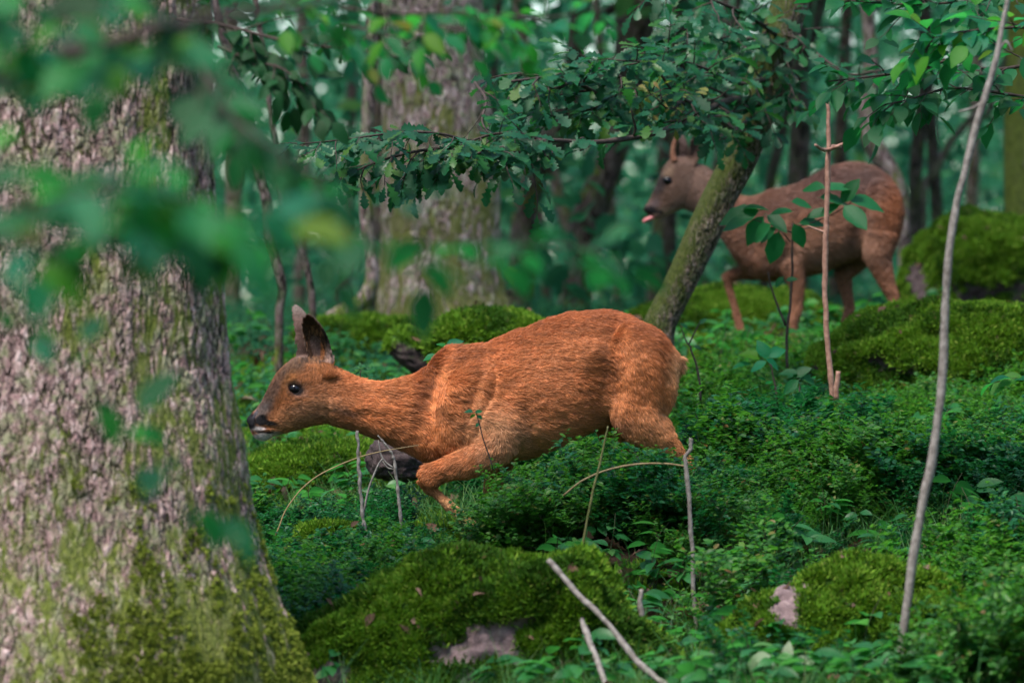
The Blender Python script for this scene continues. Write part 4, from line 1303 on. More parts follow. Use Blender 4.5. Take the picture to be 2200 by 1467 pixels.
# ------------------------------------------------------------------ bark
def bark_material(name, plate=34.0, dispm=0.012, pinkish=1.0, moss_lo=0.5, moss_side=0.0, moss_base_z=0.0, moss_h=1.0, dark=1.0, real_disp=True, moss_col=((0.055, 0.080, 0.012), (0.19, 0.225, 0.035))):
    m, nt, N, L = mat(name)
    out = N.new('ShaderNodeOutputMaterial')
    tc = N.new('ShaderNodeTexCoord')
    mp = N.new('ShaderNodeMapping'); mp.inputs['Scale'].default_value = (1, 1, 0.36)
    L.new(tc.outputs['Object'], mp.inputs[0])
    wob = noise_node(N, L, mp.outputs[0], plate * .8, 4, .7)
    va = N.new('ShaderNodeVectorMath'); va.operation = 'MULTIPLY_ADD'
    L.new(wob.outputs['Color'], va.inputs[0]); va.inputs[1].default_value = (1.9 / plate, 1.9 / plate, 1.9 / plate); L.new(mp.outputs[0], va.inputs[2])
    vo = N.new('ShaderNodeTexVoronoi'); vo.feature = 'DISTANCE_TO_EDGE'; vo.inputs['Scale'].default_value = plate * 1.5
    L.new(va.outputs[0], vo.inputs['Vector'])
    edge = ramp(N, [(0.0, 0.0), (0.12, .6), (0.35, 1.0)]); L.new(vo.outputs['Distance'], edge.inputs[0])
    rid = noise_node(N, L, mp.outputs[0], plate * 1.0, 4, .58, 1.1)
    fine = noise_node(N, L, mp.outputs[0], plate * 4.5, 4, .7)
    big = noise_node(N, L, tc.outputs['Object'], 3.5, 4, .6)
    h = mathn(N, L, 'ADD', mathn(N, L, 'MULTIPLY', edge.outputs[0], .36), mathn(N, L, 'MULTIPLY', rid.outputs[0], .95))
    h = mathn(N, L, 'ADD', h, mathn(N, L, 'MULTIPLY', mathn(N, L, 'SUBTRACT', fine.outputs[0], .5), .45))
    k = dark
    plate_c = ramp(N, [(0.25, (0.14 * k, 0.095 * k, 0.085 * k)), (.42, (0.30 * k, 0.185 * k, 0.185 * k)), (.55, (0.46 * k, 0.325 * k, 0.31 * k)), (.68, (0.66 * k, 0.52 * k, 0.51 * k)), (.85, (0.40 * k, 0.24 * k, 0.20 * k))])
    f2 = noise_node(N, L, mp.outputs[0], plate * 2.1, 3, .7, .8)
    L.new(f2.outputs[0], plate_c.inputs[0])
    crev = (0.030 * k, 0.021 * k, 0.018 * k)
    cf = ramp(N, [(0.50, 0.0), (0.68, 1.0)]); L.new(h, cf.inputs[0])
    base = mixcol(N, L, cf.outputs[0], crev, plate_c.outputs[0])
    # lichen
    li = noise_node(N, L, tc.outputs['Object'], 22, 4, .7)
    lf = ramp(N, [(0.46, 0.0), (0.58, .8)]); L.new(li.outputs[0], lf.inputs[0])
    lich = mixcol(N, L, mathn(N, L, 'MULTIPLY', lf.outputs[0], cf.outputs[0]), base, (0.22 * k, 0.25 * k, 0.13 * k))
    # moss: more on one side, more near the base
    sx = N.new('ShaderNodeSeparateXYZ'); L.new(tc.outputs['Object'], sx.inputs[0])
    low = mathn(N, L, 'DIVIDE', mathn(N, L, 'SUBTRACT', moss_base_z + moss_h, sx.outputs[2]), moss_h, True)
    geo = N.new('ShaderNodeNewGeometry')
    sn = N.new('ShaderNodeSeparateXYZ'); L.new(geo.outputs['Normal'], sn.inputs[0])
    side = mathn(N, L, 'MULTIPLY', sn.outputs[0], moss_side)
    mm = noise_node(N, L, mp.outputs[0], 9, 5, .65)
    sc = mathn(N, L, 'ADD', mathn(N, L, 'ADD', mm.outputs[0], mathn(N, L, 'MULTIPLY', low, .25)), side)
    sc = mathn(N, L, 'ADD', sc, mathn(N, L, 'MULTIPLY', mathn(N, L, 'SUBTRACT', big.outputs[0], .5), .6))
    sc = mathn(N, L, 'ADD', sc, mathn(N, L, 'MULTIPLY', mathn(N, L, 'SUBTRACT', .5, rid.outputs[0]), .9))
    mf = ramp(N, [(max(0, moss_lo), 0.0), (min(1, moss_lo + .12), .9)]); L.new(sc, mf.inputs[0])
    mc = ramp(N, [(0.3, moss_col[0]), (0.7, moss_col[1])]); L.new(fine.outputs[0], mc.inputs[0])
    col = mixcol(N, L, mf.outputs[0], lich, mc.outputs[0])
    bs = N.new('ShaderNodeBsdfPrincipled'); L.new(col, bs.inputs['Base Color'])
    bs.inputs['Roughness'].default_value = .85; bs.inputs['Specular IOR Level'].default_value = .2
    hh = mixcol(N, L, mathn(N, L, 'MULTIPLY', mf.outputs[0], .6), h, .75)
    b = N.new('ShaderNodeBump'); b.inputs['Strength'].default_value = .8; b.inputs['Distance'].default_value = dispm * .5
    L.new(hh, b.inputs['Height']); L.new(b.outputs[0], bs.inputs['Normal'])
    L.new(bs.outputs[0], out.inputs['Surface'])
    if real_disp:
        dn = N.new('ShaderNodeDisplacement'); dn.inputs['Midlevel'].default_value = .7; dn.inputs['Scale'].default_value = dispm
        L.new(hh, dn.inputs['Height']); L.new(dn.outputs[0], out.inputs['Displacement'])
        m.displacement_method = 'BOTH'
    return m

def trunk_mesh(name, pts, radii, material, nseg, nring, flute=0.05, seed=0, flare=None, arc=None):
    """pts: world points relative to the base; flare(theta, t) extra radius factor"""
    S = catmull(np.column_stack([np.array(pts, float), radii]), nring)
    path, R = S[:, :3], S[:, 3]
    tan = np.gradient(path, axis=0); tan /= np.linalg.norm(tan, axis=1)[:, None]
    ref = np.array([0, 1.0, 0]) if abs(tan[:, 1]).max() < .8 else np.array([1.0, 0, 0])
    u = np.cross(ref, tan); u /= np.linalg.norm(u, axis=1)[:, None]
    v = np.cross(tan, u)
    if arc is None:
        a = np.linspace(0, 2 * math.pi, nseg, endpoint=False)
    else:   # finer towards the camera
        n1 = int(nseg * .82)
        a = np.concatenate([np.linspace(-math.pi * 1.04, math.pi * .04, n1, endpoint=False), np.linspace(math.pi * .04, math.pi * .96, nseg - n1, endpoint=False)])
    t = np.linspace(0, 1, nring)
    q = np.stack([np.cos(a)[None, :] * 1.6 + 0 * t[:, None], np.sin(a)[None, :] * 1.6 + 0 * t[:, None], path[:, 2:3] * 1.2 + 0 * a[None, :]], -1).reshape(-1, 3)
    wob = (fbm(q + seed * 3.3, 3, seed) - .5).reshape(nring, len(a))
    rr = R[:, None] * (1 + 2 * flute * wob)
    if flare is not None:
        rr = rr * flare(a[None, :], t[:, None])
    V = path[:, None, :] + rr[..., None] * (np.cos(a)[None, :, None] * u[:, None, :] + np.sin(a)[None, :, None] * v[:, None, :])
    m = len(a)
    idx = np.arange(nring * m).reshape(nring, m)
    nx = np.roll(idx, -1, axis=1)
    F = np.stack([idx[:-1], nx[:-1], nx[1:], idx[1:]], -1).reshape(-1, 4)
    return new_mesh(name, V.reshape(-1, 3), F, [material]), V.reshape(nring, m, 3)

M_MOSS_PALE = leaf_material('pale_moss_shoot', [(0.0, (0.14, 0.20, 0.02)), (0.5, (0.25, 0.33, 0.035)), (1.0, (0.38, 0.42, 0.08))], 0.8, 0.25, 0.15, (0.3, 0.35, 0.05), 300)
def _pale(seed):
    me = moss_proto(seed, 26, .9); me.materials.clear(); me.materials.append(M_MOSS_PALE); return me
MOSS_PALE = proto_collection('pale_moss_tufts', [_pale(250 + i) for i in range(5)])
# ---- the big mossy oak at the left
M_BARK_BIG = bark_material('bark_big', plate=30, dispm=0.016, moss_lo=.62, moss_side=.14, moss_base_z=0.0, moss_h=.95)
D1 = 11.5
def big_oak():
    k = KPX * D1
    rows = [(1640, 128, 640), (1560, 128, 556), (1467, 128, 518), (1400, 128, 503), (1300, 128, 474), (1200, 128, 440), (1100, 128, 414), (950, 128, 392), (800, 128, 364), (600, 128, 350), (350, 128, 332), (0, 128, 328), (-300, 128, 322), (-2500, 140, 270), (-6000, 150, 180)]
    base = P(128, 1560, D1 + .05)
    root = empty('oak_tree', base, 'huge oak trunk with pinkish furrowed bark and moss at the left edge of the picture', 'tree')
    seg = rows[:13]
    pts = [(P(cx, y, D1) - P(128, 1560, D1)) for y, cx, r in seg]
    def flare(a, t):
        f = np.clip(1 - t * 2.4, 0, 1) ** 1.3
        return 1 + f * (.05 * np.cos(5 * a + 1.0) + .045 * np.cos(9 * a + .4)) + 0.012 * np.cos(13 * a + 3 * t)
    me, V = trunk_mesh('trunk', pts, [r * k for y, cx, r in seg], M_BARK_BIG, 560, 470, .035, 5, flare, arc=1)
    add_obj('trunk', me, root)
    top = rows[12:]
    pts = [(P(cx, y, D1) - P(128, 1560, D1)) for y, cx, r in top]
    me2, _ = trunk_mesh('upper_trunk', pts, [r * k for y, cx, r in top], M_BARK_BIG, 60, 30, .035, 5)
    add_obj('upper_trunk', me2, root)
    # moss shoots over the root flare
    rng = np.random.default_rng(4)
    pts, nn = [], []
    nr, m, _ = V.shape
    cen = V.mean(1)
    for _ in range(42000):
        i = int(rng.random() ** 1.6 * nr * .55); j = rng.integers(0, int(m * .82))
        p = V[i, j]
        pts.append(p); nn.append((p - cen[i]))
    pts = np.array(pts) + rng.normal(0, .002, (len(pts), 3)); nn = np.array(nn); nn /= np.linalg.norm(nn, axis=1)[:, None]
    low = np.clip(1 - pts[:, 2] / .75, 0, 1)
    right = np.clip(nn[:, 0], 0, 1)
    f = fbm(np.column_stack([pts[:, 0] * 7, pts[:, 1] * 7, pts[:, 2] * 3]), 4, 9)
    g = fbm(np.column_stack([pts[:, 0] * 24, pts[:, 1] * 24, pts[:, 2] * 9]), 3, 19)
    prob = np.clip((f - .50) * 2.2 + (g - .5) * 2.0 + low * .9 + right * .35 - .62, 0, 1)
    prob = np.maximum(prob * .7, np.clip((.20 - pts[:, 2] + (f - .5) * .5) * 4, 0, .8))
    keep = rng.random(len(pts)) < prob
    pts, nn = pts[keep], nn[keep]
    rot = euler_from_normals(nn + np.array([0, 0, .5]), rng.random(len(pts)) * 6.28, .3, rng)
    scatter('moss', MOSS_PALE, 5, pts, rot, .45 + .45 * rng.random(len(pts)), parent=root, seed=3)
big_oak()

# ---- leaves for branches
OAKC = [(0.0, (0.006, 0.065, 0.024)), (0.3, (0.009, 0.100, 0.040)), (0.6, (0.014, 0.140, 0.065)), (0.85, (0.024, 0.16, 0.030)), (1.0, (0.11, 0.21, 0.03))]
M_OAK = leaf_material('oak_leaf', OAKC, .40, .32, .26, (0.05, 0.36, 0.05), 90)
M_OAKY = leaf_material('young_oak_leaf', [(0.0, (0.10, 0.20, 0.03)), (0.5, (0.20, 0.24, 0.05)), (1.0, (0.30, 0.17, 0.07))], .45, .4, .3, (0.3, 0.4, 0.05), 90)
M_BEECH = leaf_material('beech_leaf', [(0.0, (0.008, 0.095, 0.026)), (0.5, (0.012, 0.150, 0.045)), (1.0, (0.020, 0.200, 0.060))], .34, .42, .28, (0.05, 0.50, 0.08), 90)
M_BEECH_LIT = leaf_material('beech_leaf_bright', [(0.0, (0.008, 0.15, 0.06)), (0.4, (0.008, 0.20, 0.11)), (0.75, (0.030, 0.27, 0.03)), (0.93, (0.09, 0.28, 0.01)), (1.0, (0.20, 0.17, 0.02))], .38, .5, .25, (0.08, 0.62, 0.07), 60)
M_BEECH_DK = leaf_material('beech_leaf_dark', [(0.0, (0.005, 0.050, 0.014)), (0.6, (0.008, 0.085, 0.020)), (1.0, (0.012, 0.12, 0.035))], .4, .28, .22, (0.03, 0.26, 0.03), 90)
M_TWIG = simple_material('twig_bark', (0.025, 0.018, 0.016), (0.075, 0.052, 0.045), 90, .8)
M_TWIG_PALE = simple_material('pale_twig', (0.12, 0.10, 0.09), (0.30, 0.27, 0.25), 70, .7, .3, .5)
M_TWIG_RED = simple_material('reddish_stem', (0.22, 0.105, 0.075), (0.42, 0.24, 0.18), 60, .6, .3, .5)

def leaf_set(kind, material, seed, n=5, W=None):
    rng = np.random.default_rng(seed)
    W = W or {'oak': .60, 'beech': .58}[kind]
    return [new_mesh('leaf', *leaf_blade(kind, 1.0, W * rng.uniform(.9, 1.1), rng.uniform(.05, .4), rng.uniform(.1, .45), rng, .10), [material], True) for _ in range(n)]
LS_OAK = leaf_set('oak', M_OAK, 1, 7)
LS_OAKY = leaf_set('oak', M_OAKY, 2, 3)
LS_BEECH = leaf_set('beech', M_BEECH, 3, 5)
LS_LIT = leaf_set('beech', M_BEECH_LIT, 4, 5)
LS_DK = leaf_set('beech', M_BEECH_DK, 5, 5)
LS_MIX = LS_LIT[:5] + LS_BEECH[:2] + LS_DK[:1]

def put_leaf(parent, origin, meshes, pos, direction, up, size, rng):
    y = Vector(direction).normalized(); z = Vector(up); z = z - y * z.dot(y)
    if z.length < 1e-4: z = y.orthogonal()
    z.normalize(); x = y.cross(z)
    M = Matrix((x, y, z)).transposed().to_4x4()
    M = Matrix.Translation(Vector(pos) - origin) @ M @ Matrix.Scale(size, 4)
    o = bpy.data.objects.new('leaf', meshes[int(rng.integers(0, len(meshes)))])
    C.objects.link(o)
    o.parent = parent
    o.matrix_local = M
    return o

def spray_layout(path, rng, ntw, twl, lpt, leafsize, spread=1.0, droop=.15, cam_tilt=.5, r0=.006, tips=True, plane=None):
    """side twigs alternate along a path, leaves alternate along each twig. Returns twig tubes and leaf placements."""
    path = np.asarray([tuple(p) for p in path], float)
    S = catmull(path, max(8, len(path) * 5))
    tubes = [(S, np.linspace(r0, r0 * .35, len(S)))]
    leaves = []
    L_ = np.linalg.norm(np.diff(S, axis=0), axis=1).sum()
    for k in range(ntw):
        t = (k + .3 + .5 * rng.random()) / ntw
        i = min(int(t * (len(S) - 1)), len(S) - 2)
        p = S[i]; d = S[i + 1] - S[i]; d /= np.linalg.norm(d)
        s = 1 if k % 2 else -1
        # side direction, mostly in the horizontal plane with some spread towards and away from the camera
        hz = np.cross(d, (0, 0, 1.0)); nh = np.linalg.norm(hz)
        hz = hz / nh if nh > .2 else np.array([1.0, 0, 0])
        out = d * rng.uniform(.4, .9) + hz * s * rng.uniform(.3, 1.0) * spread + np.array([0, 0, rng.normal(0, .45)])
        out /= np.linalg.norm(out)
        ll = twl * rng.uniform(.5, 1.2) * (1 - .35 * t)
        n = 5
        pts = [p]
        for j in range(n):
            out = out + rng.normal(0, .12, 3) + np.array([0, 0, -droop * .3]); out /= np.linalg.norm(out)
            pts.append(pts[-1] + out * ll / n)
        tp = catmull(pts, 7)
        tubes.append((tp, np.linspace(r0 * .4, r0 * .15, 7)))
        m = max(2, int(lpt * rng.uniform(.7, 1.3)))
        for j in range(m):
            u = (j + .5) / m
            q = tp[min(6, int(u * 6.99))]
            dd = tp[min(6, int(u * 6.99) )] - tp[max(0, int(u * 6.99) - 1)] if int(u * 6.99) > 0 else out
            dd = dd / (np.linalg.norm(dd) + 1e-9)
            hz2 = np.cross(dd, (0, 0, 1.0)); hz2 /= np.linalg.norm(hz2) + 1e-9
            s2 = 1 if j % 2 else -1
            ld = dd * rng.uniform(.5, 1.0) + hz2 * s2 * rng.uniform(.5, 1.1) + np.array([0, 0, rng.normal(-droop, .3)])
            if j == m - 1: ld = dd + rng.normal(0, .15, 3)
            up = np.array([rng.normal(0, .35), -cam_tilt + rng.normal(0, .35), 1.0])
            leaves.append((q, ld, up, leafsize * rng.uniform(.65, 1.2)))
    return tubes, leaves

def leafy_branch(name, label, cat, specs, base, material_twig=M_TWIG, group=None, max_leaves=300, seed=0, root=None, extra=None):
    rng = np.random.default_rng(seed)
    if root is None:
        root = empty(name, base, label, cat, group)
    o0 = Vector(base)
    mb = MB(); allv = []
    for sp in specs:
        meshes = sp.pop('meshes')
        tubes, lv = spray_layout(rng=rng, **sp)
        for pth, r in tubes:
            mb.tube(np.array(pth) - np.array(o0), r, 5)
        allv += [(l, meshes) for l in lv]
    add_obj('twig', mb.mesh('twig', [material_twig]), root)
    rng.shuffle(allv) if False else None
    if len(allv) > max_leaves:
        allv.sort(key=lambda a: -a[0][3])
    for (q, ld, up, sz), meshes in allv[:max_leaves]:
        put_leaf(root, o0, meshes, q, ld, up, sz, rng)
    rest = allv[max_leaves:]
    if rest:
        mb = MB()
        mats = []
        for (q, ld, up, sz), meshes in rest:
            me = meshes[int(rng.integers(0, len(meshes)))]
            if me.materials[0] not in mats: mats.append(me.materials[0])
            co = np.array([v.co[:] for v in me.vertices])
            mb.add(xf(co, frame(ld, up), np.array(q) - np.array(o0), sz), [tuple(p.vertices) for p in me.polygons], mats.index(me.materials[0]))
        tag(add_obj('leaves', mb.mesh('leaves', mats), root), kind='stuff')
    return root

# ---- the leaning mossy oak in front of the buck, with its long branches
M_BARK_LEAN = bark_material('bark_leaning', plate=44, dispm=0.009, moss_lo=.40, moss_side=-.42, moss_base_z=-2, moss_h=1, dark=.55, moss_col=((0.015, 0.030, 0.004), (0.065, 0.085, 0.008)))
def leaning_oak():
    d = 17.0; k = KPX * d
    base = P(1400, 760, d)
    root = empty('oak_tree', base, 'leaning moss covered oak trunk crossing in front of the neck of the greyer deer', 'tree')
    rows = [(1404, 765, 42), (1416, 700, 35), (1444, 640, 33), (1478, 570, 34), (1514, 490, 36), (1546, 420, 35), (1578, 360, 36), (1612, 290, 34), (1638, 220, 34), (1660, 150, 36), (1680, 60, 38), (1705, -20, 37), (1740, -200, 34), (1790, -600, 28), (1850, -1200, 16)]
    me, _ = trunk_mesh('trunk', [P(x, y, d) - base for x, y, r in rows], [r * k for x, y, r in rows], M_BARK_LEAN, 110, 300, .12, 8)
    add_obj('trunk', me, root)
    specs = []
    # the branches start at the trunk and come forward to where the focus is
    def br(pts, ntw, twl, lpt, ls=.066, r0=.012, cam_tilt=.45, meshes=None, spread=.8, droop=.18):
        specs.append(dict(path=[P(*p) for p in pts], ntw=ntw, twl=twl, lpt=lpt, leafsize=ls, r0=r0, cam_tilt=cam_tilt, meshes=meshes or LS_OAK, spread=spread, droop=droop))
    br([(1632, 215, 17), (1560, 218, 16.3), (1470, 262, 15.7), (1400, 288, 15.3), (1280, 306, 15.1), (1170, 302, 14.9), (1075, 318, 14.7)], 12, .17, 5, r0=.0135)
    br([(1170, 303, 14.9), (1110, 332, 14.8), (1040, 322, 14.6), (930, 320, 14.5), (820, 345, 14.4), (690, 400, 14.3)], 24, .21, 8, r0=.008)
    br([(1040, 322, 14.6), (960, 290, 14.5), (860, 285, 14.4), (740, 300, 14.3), (640, 310, 14.2)], 18, .17, 7, r0=.005)
    br([(1640, 240, 17), (1540, 222, 16.4), (1440, 222, 15.9), (1320, 215, 15.5), (1210, 168, 15.2), (1100, 175, 15)], 22, .22, 8, r0=.012)
    br([(1440, 222, 15.9), (1360, 180, 15.6), (1280, 150, 15.4), (1190, 190, 15.2), (1120, 150, 15.1)], 18, .22, 8, r0=.007)
    br([(1600, 300, 17), (1520, 240, 16), (1450, 200, 15.6), (1400, 140, 15.4), (1330, 130, 15.2)], 16, .2, 8, r0=.007)
    br([(1655, 170, 17), (1580, 180, 16.4), (1520, 150, 16.1), (1460, 130, 15.9), (1380, 110, 15.6)], 20, .20, 8, r0=.008)
    br([(1665, 70, 17), (1570, 90, 16.7), (1530, 75, 16.4), (1450, 50, 16.2)], 16, .22, 8, r0=.008)
    br([(1330, 214, 15.5), (1270, 235, 15.4), (1200, 250, 15.3), (1130, 240, 15.2)], 14, .16, 8, r0=.005)
    br([(1170, 303, 14.9), (1100, 285, 14.8), (1020, 300, 14.7), (950, 345, 14.6), (900, 355, 14.6)], 18, .16, 8, r0=.005)
    br([(1640, 220, 17), (1560, 245, 16.2), (1520, 256, 16), (1495, 262, 15.9)], 8, .09, 5, r0=.007)
    br([(1625, 250, 17), (1600, 262, 16.4), (1575, 285, 16.2), (1555, 300, 16.1)], 8, .12, 5, r0=.006)
    br([(1700, 60, 17), (1760, 120, 16.9), (1830, 160, 16.8), (1900, 150, 16.6)], 7, .16, 5, r0=.007)
    br([(1675, 80, 17), (1600, 30, 16.6), (1500, -10, 16.4), (1400, -30, 16)], 14, .25, 8, r0=.009)
    br([(1480, 200, 15.9), (1440, 235, 15.6), (1400, 205, 15.5), (1370, 220, 15.5)], 9, .10, 5, ls=.04, r0=.004, meshes=LS_OAKY)
    br([(1020, 178, 15.1), (1044, 215, 15.0), (1036, 262, 14.9), (1060, 300, 14.8)], 3, .12, 4, r0=.006)
    br([(1680, 140, 17), (1700, 190, 16.8), (1720, 240, 16.7)], 6, .14, 5, r0=.005)
    leafy_branch('', '', '', specs, base, root=root, seed=12)
leaning_oak()

# ---- background trunks
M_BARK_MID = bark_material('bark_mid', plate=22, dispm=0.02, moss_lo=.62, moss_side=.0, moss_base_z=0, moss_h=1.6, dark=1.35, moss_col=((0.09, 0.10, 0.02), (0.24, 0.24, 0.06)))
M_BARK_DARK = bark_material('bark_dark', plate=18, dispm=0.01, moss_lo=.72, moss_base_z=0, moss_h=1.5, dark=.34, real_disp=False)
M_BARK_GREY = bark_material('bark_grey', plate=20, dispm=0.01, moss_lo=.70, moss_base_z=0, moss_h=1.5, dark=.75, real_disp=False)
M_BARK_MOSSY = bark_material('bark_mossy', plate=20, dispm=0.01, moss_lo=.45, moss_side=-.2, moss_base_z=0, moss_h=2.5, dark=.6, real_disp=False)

M_FAR = leaf_material('far_leaf', [(0.0, (0.004, 0.055, 0.025)), (0.35, (0.010, 0.13, 0.065)), (0.7, (0.022, 0.20, 0.10)), (0.9, (0.09, 0.30, 0.12)), (1.0, (0.14, 0.30, 0.04))], .45, .45, .2, (0.16, 0.55, 0.22), 20)  # leaf colours made paler to stand in for haze
def spray_proto(seed, n=34, R=.42, ls=.085):
    rng = np.random.default_rng(seed)
    mb = MB()
    for i in range(n):
        p = rng.normal(0, 1, 3) * np.array([R * .55, R * .55, R * .22])
        d = np.array([p[0], p[1], rng.normal(-.05, .1)]) + rng.normal(0, .3, 3) * R
        up = np.array([rng.normal(0, .35), rng.normal(-.2, .35), 1])
        V, F = leaf_blade('tiny', 1.0, .62, .2, .2, rng, 0)
        mb.add(xf(V, frame(d, up), p, ls * rng.uniform(.7, 1.25)), F)
    return mb.mesh('leaf_spray', [M_FAR], False)
SPRAY = proto_collection('leaf_sprays', [spray_proto(400 + i) for i in range(6)])

def bg_tree(rows, d, label, material, nm='tree', seed=0, crown=True, group=None, nseg=24, nring=60, ext=True, cat='tree', crown_n=90, low=False):
    k = KPX * d
    rows = list(rows)
    if ext:     # the trunk carries on up out of the picture
        x1, y1, r1 = rows[-1]; x0, y0, r0 = rows[-2]
        sl = (x1 - x0) / (y1 - y0) if y1 != y0 else 0
        sl = max(-.25, min(.25, sl))
        for dy, f in ((-500, .85), (-1200, .65), (-2200, .35)):
            rows.append((x1 + sl * dy, y1 + dy, r1 * f))
    bx, by, br_ = rows[0]
    base = P(bx, by, d)
    gzv = gz(base.x, base.y)
    base.z = min(base.z, gzv)
    root = empty(nm, base, label, cat, group)
    pts = [P(x, y, d) - base for x, y, r in rows]
    if pts[0].length > .02: pts = [Vector((0, 0, -.05))] + pts; radii = [rows[0][2] * 1.2 * k] + [r * k for x, y, r in rows]
    else: radii = [r * k for x, y, r in rows]
    me, _ = trunk_mesh('trunk', pts, radii, material, nseg, nring, .08, seed)
    add_obj('trunk', me, root)
    if crown:
        rng = np.random.default_rng(seed + 50)
        topz = max(p.z for p in pts)
        n = crown_n
        P3 = np.array([tuple(p) for p in pts])
        zz = topz * (1 - rng.random(n) ** 1.3 * (.62 if not low else .85))
        cx = np.interp(zz, P3[:, 2], P3[:, 0]) if np.all(np.diff(P3[:, 2]) > 0) else np.full(n, P3[-1, 0])
        ang = rng.random(n) * 6.28; rr = (0.3 + rng.random(n) ** .7 * 2.2)
        q = np.stack([cx + rr * np.cos(ang), rr * np.sin(ang), zz - .12 * rr], 1)
        rot = np.stack([rng.normal(0, .3, n), rng.normal(0, .3, n), rng.random(n) * 6.28], 1)
        # the crown hides in the canopy above; boughs that hold it
        mb = MB()
        for i in range(0, n, 9):
            s = np.array([cx[i], 0, max(.5, zz[i] - .5 * rr[i])])
            mb.tube(catmull([s, (s + q[i]) / 2 + np.array([0, 0, .1]), q[i]], 6), np.linspace(.03, .008, 6), 5)
        add_obj('bough', mb.mesh('bough', [M_TWIG]), root)
        scatter('crown', SPRAY, 6, q, rot, 1.0 + .8 * rng.random(n), parent=root, seed=seed)
    return root

bg_tree([(955, 690, 150), (950, 640, 138), (948, 560, 130), (948, 450, 126), (945, 350, 122), (938, 240, 114), (932, 130, 108), (930, 0, 106), (930, -150, 105)], 22.0,
        'thick pinkish oak trunk with moss streaks standing behind the back of the orange deer', M_BARK_MID, 'oak_tree', 3, True, nseg=150, nring=220)
bg_tree([(800, 700, 26), (812, 560, 24), (818, 420, 22), (815, 300, 27), (812, 180, 28), (812, 60, 26), (815, -60, 25)], 25.0,
        'dark narrow trunk close against the left flank of the thick pinkish oak', M_BARK_DARK, seed=4)
bg_tree([(1110, 690, 34), (1120, 560, 30), (1128, 450, 26), (1150, 380, 28), (1190, 300, 30), (1225, 200, 22), (1240, 80, 20)], 27.0,
        'dark crooked trunk just right of the thick pinkish oak, leaning away from it', M_BARK_DARK, seed=5)
bg_tree([(1200, 700, 14), (1235, 560, 15), (1215, 470, 15), (1190, 380, 13), (1160, 300, 12), (1140, 180, 12)], 28.0,
        'thin bent brown stem in the gap between the two dark trunks', M_BARK_GREY, seed=6)
bg_tree([(1235, 690, 30), (1245, 600, 34), (1262, 480, 36), (1290, 400, 34), (1325, 310, 28), (1350, 220, 24), (1360, 100, 40), (1375, -40, 44)], 26.0,
        'broad dark trunk bending right below the leafy oak branch', M_BARK_DARK, seed=7)
bg_tree([(1330, 690, 10), (1325, 560, 10), (1312, 430, 10), (1306, 330, 9), (1296, 200, 9)], 30.0,
        'pale grey thin stem left of the head of the greyer deer', M_BARK_GREY, seed=8, crown_n=50)
bg_tree([(1445, 700, 22), (1440, 600, 20), (1435, 520, 19), (1440, 430, 17), (1455, 300, 16), (1460, 150, 16)], 29.0,
        'dark straight stem under the chin of the greyer deer', M_BARK_DARK, seed=9, crown_n=60)
bg_tree([(1712, 640, 26), (1714, 480, 24), (1716, 360, 23), (1720, 260, 22), (1712, 170, 23), (1725, 90, 26), (1745, 0, 30)], 26.0,
        'dark upright trunk rising from the back of the greyer deer', M_BARK_DARK, seed=10)
bg_tree([(1640, 640, 12), (1655, 400, 11), (1670, 330, 11), (1690, 250, 10), (1730, 120, 10)], 27.0,
        'thin dark slanting stem right of the leaning mossy trunk', M_BARK_DARK, seed=11, crown_n=40)
bg_tree([(1950, 700, 14), (1945, 560, 16), (1938, 470, 18), (1925, 395, 20), (1890, 335, 22), (1868, 290, 21), (1864, 220, 19), (1872, 140, 16), (1866, 60, 14), (1860, -40, 14)], 23.0,
        'curved pale and mossy trunk rising behind the rump of the greyer deer', M_BARK_GREY, seed=12)
bg_tree([(1960, 690, 13), (1968, 520, 13), (1966, 400, 14), (1975, 280, 15), (1990, 160, 13), (1990, 40, 12)], 28.0,
        'slim dark trunk between the curved pale trunk and the tall thin stem', M_BARK_DARK, seed=13)
bg_tree([(1985, 420, 8), (2010, 370, 8), (2040, 310, 8), (2090, 250, 7), (2140, 200, 7)], 28.6,
        'thin grey branch slanting up to the right behind the tall pale stem', M_BARK_GREY, seed=14, crown=False)
bg_tree([(2210, 640, 46), (2200, 500, 42), (2196, 350, 40), (2198, 200, 40), (2205, 60, 40), (2210, -60, 40)], 24.0,
        'mossy trunk cut by the right edge of the picture', M_BARK_MOSSY, seed=15)
bg_tree([(600, 680, 9), (606, 620, 11), (592, 560, 12), (582, 510, 14), (575, 440, 12), (560, 380, 11), (530, 250, 11), (500, 160, 10)], 19.0,
        'thin dark crooked stem rising above the ears of the orange deer', M_BARK_DARK, seed=16, crown_n=10)
bg_tree([(672, 690, 8), (668, 620, 8), (655, 560, 8), (630, 510, 8), (612, 470, 8), (600, 380, 7)], 19.4,
        'thinnest dark stem crossing the crooked one above the ears of the orange deer', M_BARK_DARK, seed=17, crown_n=8)
bg_tree([(700, 700, 18), (740, 670, 19), (780, 645, 18), (800, 600, 15), (795, 540, 15), (788, 480, 15), (785, 380, 14), (790, 250, 14)], 21.0,
        'purplish brown stem bending up from the ground left of the thick pinkish oak', M_BARK_GREY, seed=18, crown_n=12)
bg_tree([(495, 700, 20), (500, 500, 18), (505, 300, 17), (500, 100, 16)], 31.0, 'grey stem just right of the huge oak trunk, half hidden by leaves', M_BARK_GREY, seed=19)
bg_tree([(1530, 690, 9), (1510, 600, 10), (1500, 520, 10), (1540, 350, 9), (1560, 200, 9)], 30.0, 'pale slender stem directly behind the lower part of the leaning trunk', M_BARK_GREY, seed=20, crown_n=30)
bg_tree([(2080, 620, 15), (2085, 480, 14), (2095, 300, 14), (2100, 100, 13)], 33.0, 'far grey trunk behind the tall hollowed boulder', M_BARK_GREY, seed=21)
